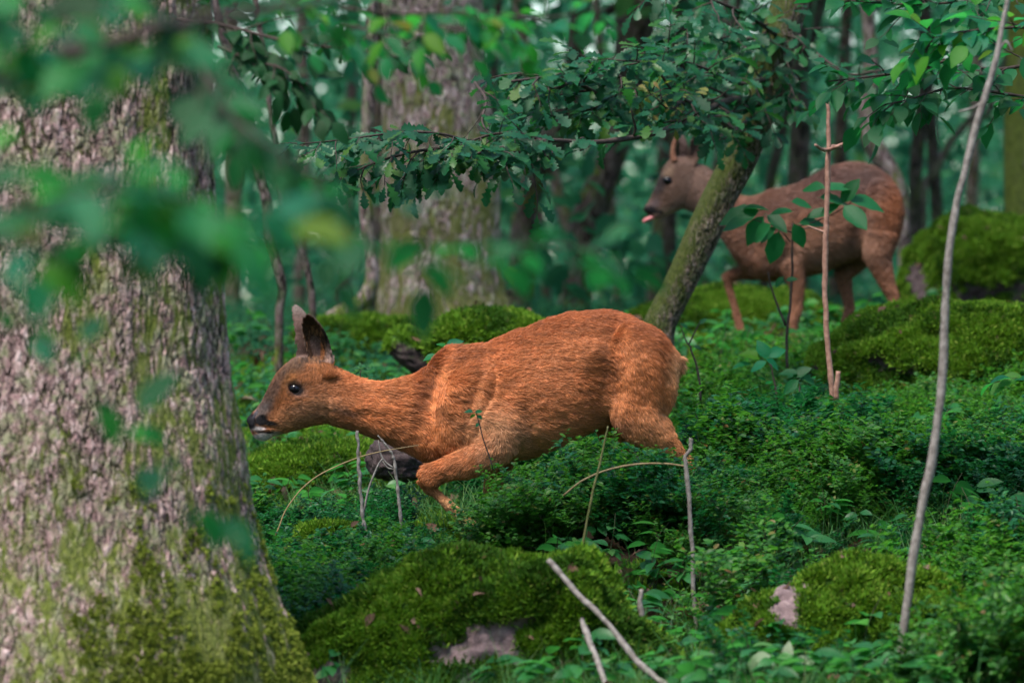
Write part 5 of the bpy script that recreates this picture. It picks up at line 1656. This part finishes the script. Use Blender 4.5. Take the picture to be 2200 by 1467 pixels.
bg_tree([(640, 700, 16), (650, 500, 14), (655, 300, 14), (650, 100, 13)], 34.0, 'far brownish trunk seen between the big oak and the thick pinkish oak', M_BARK_GREY, seed=22)

for i_, (sx_, lean_, r_, dd_, lab_) in enumerate([
        (1030, 40, 12, 33, 'far dark stem touching the right side of the thick pinkish oak'),
        (1180, -60, 9, 36, 'far slender dark stem leaning left between the crooked and broad dark trunks'),
        (1400, 50, 14, 34, 'far dark trunk in the gap left of the face of the greyer deer'),
        (1590, -30, 13, 38, 'far dark trunk framed between the leaning trunk and the upright one'),
        (1790, 30, 15, 32, 'far dark trunk above the loins of the greyer deer'),
        (735, 30, 13, 36, 'far dark trunk beside the purplish bending stem'),
        (2030, -50, 14, 30, 'dark trunk seen behind the tall pale stem')]):
    bg_tree([(sx_, 700, r_ * 1.2), (sx_ + lean_ * .3, 480, r_), (sx_ + lean_ * .6, 260, r_ * .95), (sx_ + lean_, 20, r_ * .85)], dd_, lab_, M_BARK_DARK, seed=40 + i_, crown_n=30)

# ---- undergrowth and the leafy depth of the wood
def wood():
    rng = np.random.default_rng(81)
    n = 3900
    y = 24 + 46 * rng.random(n) ** .9
    half = .1007 * y + 3.0
    x = (rng.random(n) * 2 - 1) * half
    g = ground_z(x, y, False)
    top = .10 * y + 2.3
    h = rng.random(n) ** 1.15 * (top - g + 1.5)
    cl = fbm(np.stack([x * .55, y * .35, h * .8], 1), 3, 83)
    keep = cl > .50
    x, y, g, h = x[keep], y[keep], g[keep], h[keep]
    m = len(x)
    sc = 1.0 + 1.0 * rng.random(m)
    # unseen wood beside and behind the view, added to block side light
    k2 = 2600
    a = rng.random(k2) * 2 * math.pi
    r = 9 + 13 * rng.random(k2) ** .8
    x2 = r * np.sin(a) * .75; y2 = 11 + r * np.cos(a) * 1.5
    ok = np.abs(x2) > .1007 * np.maximum(y2, 0) + 3.2
    ok |= y2 < -1.5
    x2, y2 = x2[ok], y2[ok]
    g2 = ground_z(x2, y2, False); h2 = rng.random(len(x2)) * 9.0
    x = np.concatenate([x, x2]); y = np.concatenate([y, y2]); g = np.concatenate([g, g2]); h = np.concatenate([h, h2]); sc = np.concatenate([sc, 2.6 + 2 * rng.random(len(x2))])
    m = len(x)
    rot = np.stack([rng.normal(0, .5, m), rng.normal(0, .5, m), rng.random(m) * 6.28], 1)
    scatter('undergrowth', SPRAY, 6, np.stack([x, y, g + h], 1), rot, sc, seed=84, label='soft teal green foliage filling the wood behind the deer, with unseen leaves added around the view to block side light')
    n = 1300
    y = 70 + 60 * rng.random(n)
    half = .1007 * y + 8
    x = (rng.random(n) * 2 - 1) * half
    g = ground_z(x, y, False)
    h = rng.random(n) ** 1.3 * 12
    rot = np.stack([rng.normal(0, .35, n), rng.normal(0, .35, n), rng.random(n) * 6.28], 1)
    scatter('far_woods', SPRAY, 6, np.stack([x, y, g + h], 1), rot, 3.0 + 2.5 * rng.random(n), seed=85, label='distant mass of leaves closing the view')
    # low herbs on the far ground
    n = 3600
    y = 18.0 + 12 * rng.random(n); half = .1007 * y + 1
    x = (rng.random(n) * 2 - 1) * half
    keep = in_boulder(x, y) < .1
    keep &= ~((y < 21.5) & (x > .25))
    x, y = x[keep], y[keep]; m = len(x)
    rot = np.stack([rng.normal(0, .3, m), rng.normal(0, .3, m), rng.random(m) * 6.28], 1)
    scatter('low_herbs', SPRAY, 6, np.stack([x, y, ground_z(x, y) + .05], 1), rot, .13 + .18 * rng.random(m), seed=86, label='low leafy herbs on the ground behind the deer')
wood()
# ------------------------------------------------------------------ blurred boughs close to the lens, and the darker ones above
def near_bough(label, specs, base, seed, material=M_TWIG, group=None):
    leafy_branch('leafy_branch', label, 'branch', specs, base, material, group, seed=seed)

def sp(pts, ntw, twl, lpt, ls, meshes, r0=.004, cam_tilt=.6, spread=.6, droop=.15):
    return dict(path=[P(*p) for p in pts], ntw=ntw, twl=twl, lpt=lpt, leafsize=ls, r0=r0, cam_tilt=cam_tilt, meshes=meshes, spread=spread, droop=droop)

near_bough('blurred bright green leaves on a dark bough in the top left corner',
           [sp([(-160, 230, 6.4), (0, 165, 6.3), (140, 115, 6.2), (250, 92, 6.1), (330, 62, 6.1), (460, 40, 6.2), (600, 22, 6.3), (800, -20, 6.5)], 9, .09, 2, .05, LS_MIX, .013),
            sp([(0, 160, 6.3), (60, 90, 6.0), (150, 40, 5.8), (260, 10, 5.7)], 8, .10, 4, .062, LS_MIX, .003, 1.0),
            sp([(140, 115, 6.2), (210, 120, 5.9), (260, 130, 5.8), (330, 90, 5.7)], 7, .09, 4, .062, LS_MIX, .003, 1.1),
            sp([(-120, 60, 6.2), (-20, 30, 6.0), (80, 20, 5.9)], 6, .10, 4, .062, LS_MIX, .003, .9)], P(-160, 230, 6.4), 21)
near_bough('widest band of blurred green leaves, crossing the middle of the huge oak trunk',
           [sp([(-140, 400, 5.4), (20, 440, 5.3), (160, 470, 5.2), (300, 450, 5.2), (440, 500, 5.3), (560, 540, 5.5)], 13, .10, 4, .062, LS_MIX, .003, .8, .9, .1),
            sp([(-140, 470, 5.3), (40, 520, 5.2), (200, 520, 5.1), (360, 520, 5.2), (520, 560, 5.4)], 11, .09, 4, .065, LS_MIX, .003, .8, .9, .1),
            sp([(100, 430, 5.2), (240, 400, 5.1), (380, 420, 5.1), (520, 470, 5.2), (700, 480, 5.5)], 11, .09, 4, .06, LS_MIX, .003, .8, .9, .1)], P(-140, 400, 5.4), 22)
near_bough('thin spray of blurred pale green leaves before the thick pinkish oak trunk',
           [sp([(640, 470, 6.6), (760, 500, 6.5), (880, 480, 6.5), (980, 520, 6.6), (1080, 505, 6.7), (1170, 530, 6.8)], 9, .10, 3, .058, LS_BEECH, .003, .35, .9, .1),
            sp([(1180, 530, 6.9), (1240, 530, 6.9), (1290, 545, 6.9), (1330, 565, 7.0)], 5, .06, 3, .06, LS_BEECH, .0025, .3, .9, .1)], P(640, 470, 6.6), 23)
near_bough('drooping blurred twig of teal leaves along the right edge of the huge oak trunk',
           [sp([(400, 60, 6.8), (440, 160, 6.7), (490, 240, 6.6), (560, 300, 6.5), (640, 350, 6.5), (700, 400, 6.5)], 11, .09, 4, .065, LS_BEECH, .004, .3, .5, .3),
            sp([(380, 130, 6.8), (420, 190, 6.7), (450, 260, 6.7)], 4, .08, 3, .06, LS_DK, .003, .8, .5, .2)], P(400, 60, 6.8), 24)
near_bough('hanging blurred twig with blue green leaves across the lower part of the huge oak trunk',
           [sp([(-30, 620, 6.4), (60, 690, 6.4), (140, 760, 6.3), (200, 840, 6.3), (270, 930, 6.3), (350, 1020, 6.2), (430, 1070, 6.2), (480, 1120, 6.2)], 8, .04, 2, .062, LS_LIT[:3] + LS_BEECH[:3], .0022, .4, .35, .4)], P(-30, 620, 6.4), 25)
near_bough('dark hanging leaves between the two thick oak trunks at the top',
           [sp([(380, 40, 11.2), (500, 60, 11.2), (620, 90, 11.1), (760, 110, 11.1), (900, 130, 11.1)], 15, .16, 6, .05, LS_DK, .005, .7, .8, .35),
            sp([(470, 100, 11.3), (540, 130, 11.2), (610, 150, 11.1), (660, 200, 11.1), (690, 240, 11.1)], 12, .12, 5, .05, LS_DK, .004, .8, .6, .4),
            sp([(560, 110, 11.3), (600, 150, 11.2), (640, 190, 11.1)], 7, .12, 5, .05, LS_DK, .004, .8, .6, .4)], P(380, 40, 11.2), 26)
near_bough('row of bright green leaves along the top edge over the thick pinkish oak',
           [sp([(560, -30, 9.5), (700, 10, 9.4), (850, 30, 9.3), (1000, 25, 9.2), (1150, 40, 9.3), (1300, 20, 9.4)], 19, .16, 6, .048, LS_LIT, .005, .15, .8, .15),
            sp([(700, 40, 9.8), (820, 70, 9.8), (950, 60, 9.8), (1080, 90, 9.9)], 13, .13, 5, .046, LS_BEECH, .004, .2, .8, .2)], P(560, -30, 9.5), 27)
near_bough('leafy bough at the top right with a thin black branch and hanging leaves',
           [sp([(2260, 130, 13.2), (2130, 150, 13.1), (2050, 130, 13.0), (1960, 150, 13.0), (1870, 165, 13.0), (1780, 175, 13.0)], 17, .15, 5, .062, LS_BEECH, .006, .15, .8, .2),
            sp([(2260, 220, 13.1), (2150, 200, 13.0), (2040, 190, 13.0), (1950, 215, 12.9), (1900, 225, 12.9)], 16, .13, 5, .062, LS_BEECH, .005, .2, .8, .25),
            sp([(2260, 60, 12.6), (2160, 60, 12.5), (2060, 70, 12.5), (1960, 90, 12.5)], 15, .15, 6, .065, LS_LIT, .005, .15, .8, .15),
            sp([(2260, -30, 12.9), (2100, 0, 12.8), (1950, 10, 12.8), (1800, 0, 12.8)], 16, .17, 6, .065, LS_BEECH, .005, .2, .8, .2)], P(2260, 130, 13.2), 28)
near_bough('green leaves reaching in at the right edge beside the big mossy boulder',
           [sp([(2290, 760, 13.6), (2230, 800, 13.5), (2190, 815, 13.5), (2155, 822, 13.5)], 4, .06, 3, .06, LS_LIT, .003, .4, .5, .1)], P(2290, 760, 13.6), 29)

# ------------------------------------------------------------------ saplings, stems, sticks, seedlings
def stem(name, label, cat, rows, material, nseg=8, n=40, side=(), leaves=(), leafset=None, seed=0, knots=.12, group=None):
    """rows: (px, py, distance, radius in photo pixels) from the ground up"""
    rng = np.random.default_rng(seed)
    base = P(*rows[0][:3])
    S = catmull([[*(P(x, y, d) - base), r * KPX * d] for x, y, d, r in rows], n)
    kn = 1 + knots * (vnoise(np.column_stack([np.arange(n) * .55, np.zeros(n), np.zeros(n)]), seed) - .5) * 2
    wig = (fbm(np.column_stack([np.arange(n) * .3, np.full(n, 3.1), np.zeros(n)]), 3, seed + 1) - .5) * .006
    S[1:-1, 0] += wig[1:-1]
    root = empty(name, base, label, cat, group)
    mb = MB(); mb.tube(S[:, :3], np.maximum(S[:, 3] * kn, .0006), nseg)
    add_obj('stem', mb.mesh('stem', [material]), root)
    for br in side:
        mb = MB()
        T = catmull([[*(P(x, y, d) - base), r * KPX * d] for x, y, d, r in br], 12)
        mb.tube(T[:, :3], np.maximum(T[:, 3], .0005), 6)
        add_obj('twig', mb.mesh('twig', [material]), root)
    for (x, y, d, dx, dy, lpx, tilt) in leaves:
        v = Vector((dx, rng.normal(0, .25), -dy))
        up = Vector((rng.normal(0, .25), -tilt, 1.0))
        # start the leaf half its length back, so (x, y) is its middle
        size = lpx * KPX * d
        p = P(x, y, d) - v.normalized() * size * .55
        put_leaf(root, base, leafset, p, v, up, size, rng)
    return root

stem('pale_sapling', 'tall thin pale grey stem rising the full height at the right', 'stem',
     [(1928, 1475, 11.35, 9), (1945, 1330, 11.35, 9), (1962, 1200, 11.35, 9.5), (1984, 1080, 11.35, 9.5), (2008, 950, 11.35, 9.5), (2022, 830, 11.35, 9), (2030, 700, 11.35, 9), (2034, 590, 11.35, 8.5), (2050, 470, 11.35, 8.5),
      (2074, 360, 11.35, 8), (2106, 240, 11.35, 8), (2130, 160, 11.35, 7), (2152, 70, 11.35, 6), (2168, -20, 11.35, 5), (2190, -160, 11.35, 3)], M_TWIG_PALE, 10, 90,
     side=[[(2140, 120, 11.35, 3.5), (2160, 90, 11.35, 3), (2175, 110, 11.35, 2)], [(2112, 220, 11.35, 3), (2090, 232, 11.35, 2.5), (2060, 240, 11.35, 1.5)]], seed=1)
stem('bare_sapling', 'slim pinkish bare sapling with a whorl of short twigs before the greyer deer', 'sapling',
     [(1790, 860, 15.4, 6), (1783, 800, 15.4, 6.5), (1776, 700, 15.4, 6), (1772, 600, 15.4, 6), (1774, 500, 15.4, 5.5), (1778, 400, 15.4, 5.5), (1780, 318, 15.4, 5.5), (1780, 260, 15.4, 4.5), (1778, 200, 15.4, 3)], M_TWIG_RED, 8, 70,
     side=[[(1780, 322, 15.4, 4), (1768, 322, 15.3, 4), (1752, 312, 15.2, 3)], [(1780, 322, 15.4, 4), (1796, 316, 15.3, 4), (1814, 308, 15.3, 3)], [(1780, 320, 15.4, 4), (1790, 314, 15.5, 3.5), (1806, 316, 15.6, 2.5)],
           [(1774, 500, 15.4, 3), (1752, 492, 15.4, 2.2), (1735, 485, 15.4, 1.6)]], seed=2)
stem('short_stub', 'short pinkish broken stub beside the foot of the bare sapling', 'stub', [(1797, 858, 15.3, 6), (1798, 825, 15.3, 6), (1801, 797, 15.3, 4.5)], M_TWIG_RED, 8, 10, seed=3)
stem('young_beech', 'young plant with broad shiny leaves standing before the chest of the greyer deer', 'plant',
     [(1692, 790, 16.3, 3.2), (1690, 720, 16.3, 3), (1698, 650, 16.3, 2.8), (1702, 560, 16.3, 2.4), (1703, 480, 16.3, 2)], M_TWIG, 6, 40,
     side=[[(1688, 700, 16.3, 2.6), (1668, 650, 16.3, 2.2), (1655, 610, 16.3, 1.8), (1650, 585, 16.3, 1.2)], [(1702, 500, 16.3, 1.8), (1680, 492, 16.2, 1.4), (1640, 478, 16.1, 1), (1600, 468, 16.1, .8)],
           [(1703, 488, 16.3, 1.8), (1740, 480, 16.2, 1.4), (1790, 460, 16.1, 1.2), (1830, 435, 16.1, .9)], [(1703, 500, 16.3, 1.5), (1735, 490, 16.3, 1.2), (1760, 492, 16.2, .8)],
           [(1698, 520, 16.3, 1.4), (1680, 500, 16.2, 1), (1655, 490, 16.1, .8)]],
     leaves=[(1592, 462, 16.1, -1, .25, 89, 1.2), (1585, 478, 16.0, -1, .3, 69, .9), (1622, 492, 16.1, -.5, .75, 72, 1.5), (1668, 478, 16.1, .6, .5, 60, 1.2), (1665, 530, 16.1, -.25, 1, 72, 1.6), (1716, 505, 16.2, .4, .9, 58, 1.5),
             (1748, 402, 16.1, -.9, -.1, 60, .8), (1798, 402, 16.1, 1, -.1, 63, .6), (1826, 412, 16.1, .55, -.8, 63, 1.3), (1858, 432, 16.1, 1, .1, 81, .7), (1836, 465, 16.0, .7, .75, 75, 1.6), (1790, 428, 16.1, .9, .1, 66, .8),
             (1760, 458, 16.2, -.8, .1, 52, 1.0), (1722, 437, 16.2, .7, .1, 52, .9), (1744, 478, 16.2, .9, -.1, 63, .7), (1682, 452, 16.2, -.9, -.1, 49, .5), (1650, 502, 16.1, -.8, .6, 49, .9), (1782, 452, 16.1, .6, -.4, 49, 1.0),
             (1620, 447, 16.1, 1, -.05, 58, .3), (1640, 500, 16.0, -.7, .8, 58, 1.2), (1675, 605, 16.2, -.5, .6, 29, 1.), (1700, 600, 16.2, .9, -.2, 26, 1.)],
     leafset=LS_BEECH, seed=4)
stem('seedling', 'beech seedling with a fan of flat leaves left of the foot of the bare sapling', 'seedling',
     [(1670, 870, 15.7, 2.4), (1664, 820, 15.7, 2), (1655, 780, 15.7, 1.6)], M_TWIG, 5, 12,
     leaves=[(1595, 785, 15.7, -1, .1, 44, .5), (1612, 765, 15.7, -.9, -.3, 50, .8), (1640, 752, 15.7, -.4, -.8, 46, 1.2), (1668, 758, 15.7, .7, -.4, 44, 1.1), (1630, 785, 15.6, -.8, .4, 40, .9), (1660, 782, 15.6, .8, .5, 42, .9)], leafset=LS_LIT, seed=5)
stem('seedling', 'teal leaved seedling between the beech seedling and the bare sapling', 'seedling',
     [(1722, 900, 15.3, 2.4), (1720, 850, 15.3, 2), (1716, 810, 15.3, 1.6)], M_TWIG, 5, 12,
     leaves=[(1695, 800, 15.3, -1, -.1, 42, .9), (1722, 800, 15.3, .6, -.3, 44, 1.1), (1738, 815, 15.3, .9, .3, 40, 1.2), (1700, 830, 15.2, -.7, .6, 46, 1.4), (1735, 842, 15.2, .7, .8, 46, 1.4), (1715, 858, 15.2, -.2, 1, 38, 1.4)], leafset=LS_BEECH, seed=6)
stem('seedling', 'little plant whose leaves peep over the back of the orange deer', 'seedling',
     [(965, 860, 14.9, 2), (962, 800, 14.9, 1.8), (960, 755, 14.9, 1.4)], M_TWIG, 5, 12,
     leaves=[(975, 738, 14.9, .5, -.2, 40, 1.3), (952, 742, 14.9, -.9, -.5, 26, .6), (1002, 742, 14.9, 1, -.2, 30, .4), (925, 766, 14.9, -1, .1, 30, .8)], leafset=LS_LIT, seed=7)
stem('seedling', 'tiny leafy sprig standing just behind the neck of the orange deer', 'seedling',
     [(770, 900, 14.7, 2), (772, 840, 14.7, 1.6), (776, 795, 14.7, 1.2)], M_TWIG, 5, 12,
     leaves=[(778, 787, 14.7, .9, -.1, 17, .7), (765, 792, 14.7, -.9, 0, 16, .7), (788, 794, 14.7, 1, .1, 17, .7), (755, 798, 14.7, -1, .1, 18, .6), (784, 806, 14.7, .9, .3, 15, .8), (768, 802, 14.7, -.8, .2, 14, .8), (774, 784, 14.7, -.2, -.9, 12, 1)], leafset=LS_BEECH, seed=8)
stem('sprig', 'thin leafy sprig in front of the shoulder of the orange deer', 'sprig',
     [(1060, 1010, 13.3, 1.8), (1040, 945, 13.3, 1.6), (1028, 905, 13.3, 1.4), (1022, 882, 13.3, 1)], M_TWIG, 5, 16,
     leaves=[(1008, 884, 13.3, -1, -.1, 20, .8), (1028, 884, 13.3, .8, -.3, 18, 1.), (1016, 893, 13.3, -.6, .3, 14, 1.), (1030, 895, 13.3, .8, .3, 15, 1.), (1026, 912, 13.3, -.5, .6, 12, 1.)], leafset=LS_LIT, seed=9)
stem('seedling', 'pair of pale yellow green leaves low beside the foot of the huge oak', 'seedling',
     [(662, 1330, 12.6, 2), (660, 1305, 12.6, 1.8), (660, 1285, 12.6, 1.4)], M_STEM, 5, 10,
     leaves=[(645, 1272, 12.6, -.7, -.7, 28, .8), (685, 1278, 12.6, 1, -.2, 36, 1.1)], leafset=LS_LIT, seed=10)
M_PALE = leaf_material('pale_leaf', [(0.0, (0.20, 0.32, 0.16)), (1.0, (0.34, 0.42, 0.26))], .45, .3, .4, (0.4, 0.5, 0.2), 60)
LS_PALE = leaf_set('beech', M_PALE, 9, 3)
stem('seedling', 'seedling with three pale whitish green leaves at the bottom beside the rounded boulder', 'seedling',
     [(1672, 1460, 11.3, 2.4), (1672, 1430, 11.3, 2), (1672, 1412, 11.3, 1.6)], M_STEM, 5, 10,
     leaves=[(1632, 1412, 11.3, -1, .2, 52, 1.4), (1692, 1402, 11.3, .1, -1, 44, 1.4), (1730, 1415, 11.3, 1, .05, 46, .9), (1618, 1425, 11.3, -.4, .9, 34, 1.2)], leafset=LS_PALE, seed=11)
stem('thin_branch', 'black forked twig among the bilberry behind the rump of the orange deer', 'twig',
     [(1505, 860, 15.6, 2.6), (1500, 800, 15.6, 2.4), (1485, 750, 15.6, 2), (1478, 738, 15.6, 1.6), (1462, 700, 15.6, 1)], M_TWIG, 6, 30, side=[[(1480, 740, 15.6, 1.8), (1492, 715, 15.6, 1.5), (1505, 690, 15.6, 1)]],
     leaves=[(1470, 700, 15.6, -.7, -.6, 20, 1), (1510, 690, 15.6, .7, -.6, 20, 1), (1498, 745, 15.6, .9, .2, 18, 1)], leafset=LS_BEECH, seed=12)

stem('bare_twig', 'knobbly pale twig standing just left of the forked twigs under the neck', 'twig',
     [(788, 1165, 13.5, 4.2), (778, 1090, 13.5, 4), (772, 1010, 13.5, 3.8), (768, 925, 13.5, 3)], M_TWIG_PALE, 7, 50, side=[[(782, 1100, 13.5, 2.4), (792, 1050, 13.5, 2.2), (812, 1000, 13.5, 2), (822, 985, 13.5, 1.4)]], seed=13, knots=.35)
stem('bare_twig', 'forked pale twig whose tips touch the throat of the orange deer', 'twig',
     [(862, 1135, 13.6, 3.8), (856, 1060, 13.6, 3.6), (848, 1000, 13.6, 3.4), (843, 975, 13.6, 3), (828, 955, 13.6, 2.6), (812, 935, 13.6, 2)], M_TWIG_PALE, 7, 50,
     side=[[(845, 1005, 13.6, 2.2), (828, 992, 13.6, 2), (818, 975, 13.6, 1.8), (813, 945, 13.6, 1.4)], [(846, 1008, 13.6, 2.), (832, 1004, 13.6, 1.8), (822, 990, 13.6, 1.4)]], seed=14, knots=.35)
M_OLIVE = simple_material('olive_stalk', (0.10, 0.11, 0.03), (0.22, 0.20, 0.08), 60, .6)
M_STRAW = simple_material('dry_straw', (0.20, 0.13, 0.06), (0.34, 0.25, 0.12), 60, .6)
stem('grass_stalk', 'fine arched reddish grass stalk bowing left below the head of the orange deer', 'grass stalk',
     [(592, 1150, 13.5, 1.8), (625, 1078, 13.5, 1.7), (672, 1030, 13.5, 1.6), (730, 998, 13.5, 1.5), (800, 974, 13.5, 1.3), (900, 956, 13.5, .8)], M_STRAW, 5, 30, seed=15, knots=.05)
stem('grass_stalk', 'arched straw coloured stalk bowing over the bilberry behind the hip of the orange deer', 'grass stalk',
     [(1210, 1065, 13.2, 2), (1255, 1030, 13.2, 2.3), (1310, 1008, 13.2, 2.5), (1370, 997, 13.2, 2.5), (1430, 996, 13.2, 2.5), (1478, 1002, 13.2, 2.4)], M_STRAW, 6, 30, seed=16, knots=.08)
stem('dry_stem', 'upright dry grey stem topped with a red brown bud near the orange hind foot', 'stem',
     [(1500, 1440, 12.6, 5), (1492, 1300, 12.6, 5), (1487, 1180, 12.6, 5), (1482, 1080, 12.6, 5), (1476, 1020, 12.6, 5), (1472, 985, 12.6, 4.5), (1484, 962, 12.6, 4), (1486, 942, 12.6, 5)], M_TWIG_PALE, 7, 60, seed=17)
stem('grass_stalk', 'tall soft yellow green stalk crossing the bilberry below the belly of the orange deer', 'grass stalk',
     [(1252, 1300, 12.7, 2.6), (1250, 1200, 12.7, 2.8), (1266, 1090, 12.7, 2.6), (1288, 1000, 12.7, 2.4), (1306, 915, 12.7, 1.6)], M_OLIVE, 6, 40, seed=18, knots=.05)
stem('fallen_stick', 'straight grey stick slanting down to the bottom edge right of the pinkish stone face', 'stick',
     [(1436, 1475, 11.3, 6.5), (1372, 1423, 11.35, 7), (1298, 1330, 11.4, 6), (1242, 1275, 11.45, 7), (1178, 1203, 11.5, 6)], M_TWIG_PALE, 8, 40, seed=19, knots=.2)
stem('fallen_stick', 'short grey stick beside the straight one, nearer to the pinkish stone face', 'stick',
     [(1302, 1475, 11.2, 6.5), (1284, 1420, 11.25, 7), (1262, 1365, 11.3, 6.5), (1250, 1330, 11.35, 5)], M_TWIG_PALE, 8, 20, seed=20, knots=.2)
stem('short_stub', 'short grey stub standing in the moss between the fallen sticks and the dry stem', 'stub',
     [(1382, 1345, 12.0, 5), (1376, 1300, 12.0, 6), (1378, 1265, 12.0, 5)], M_TWIG_PALE, 7, 12, seed=21)
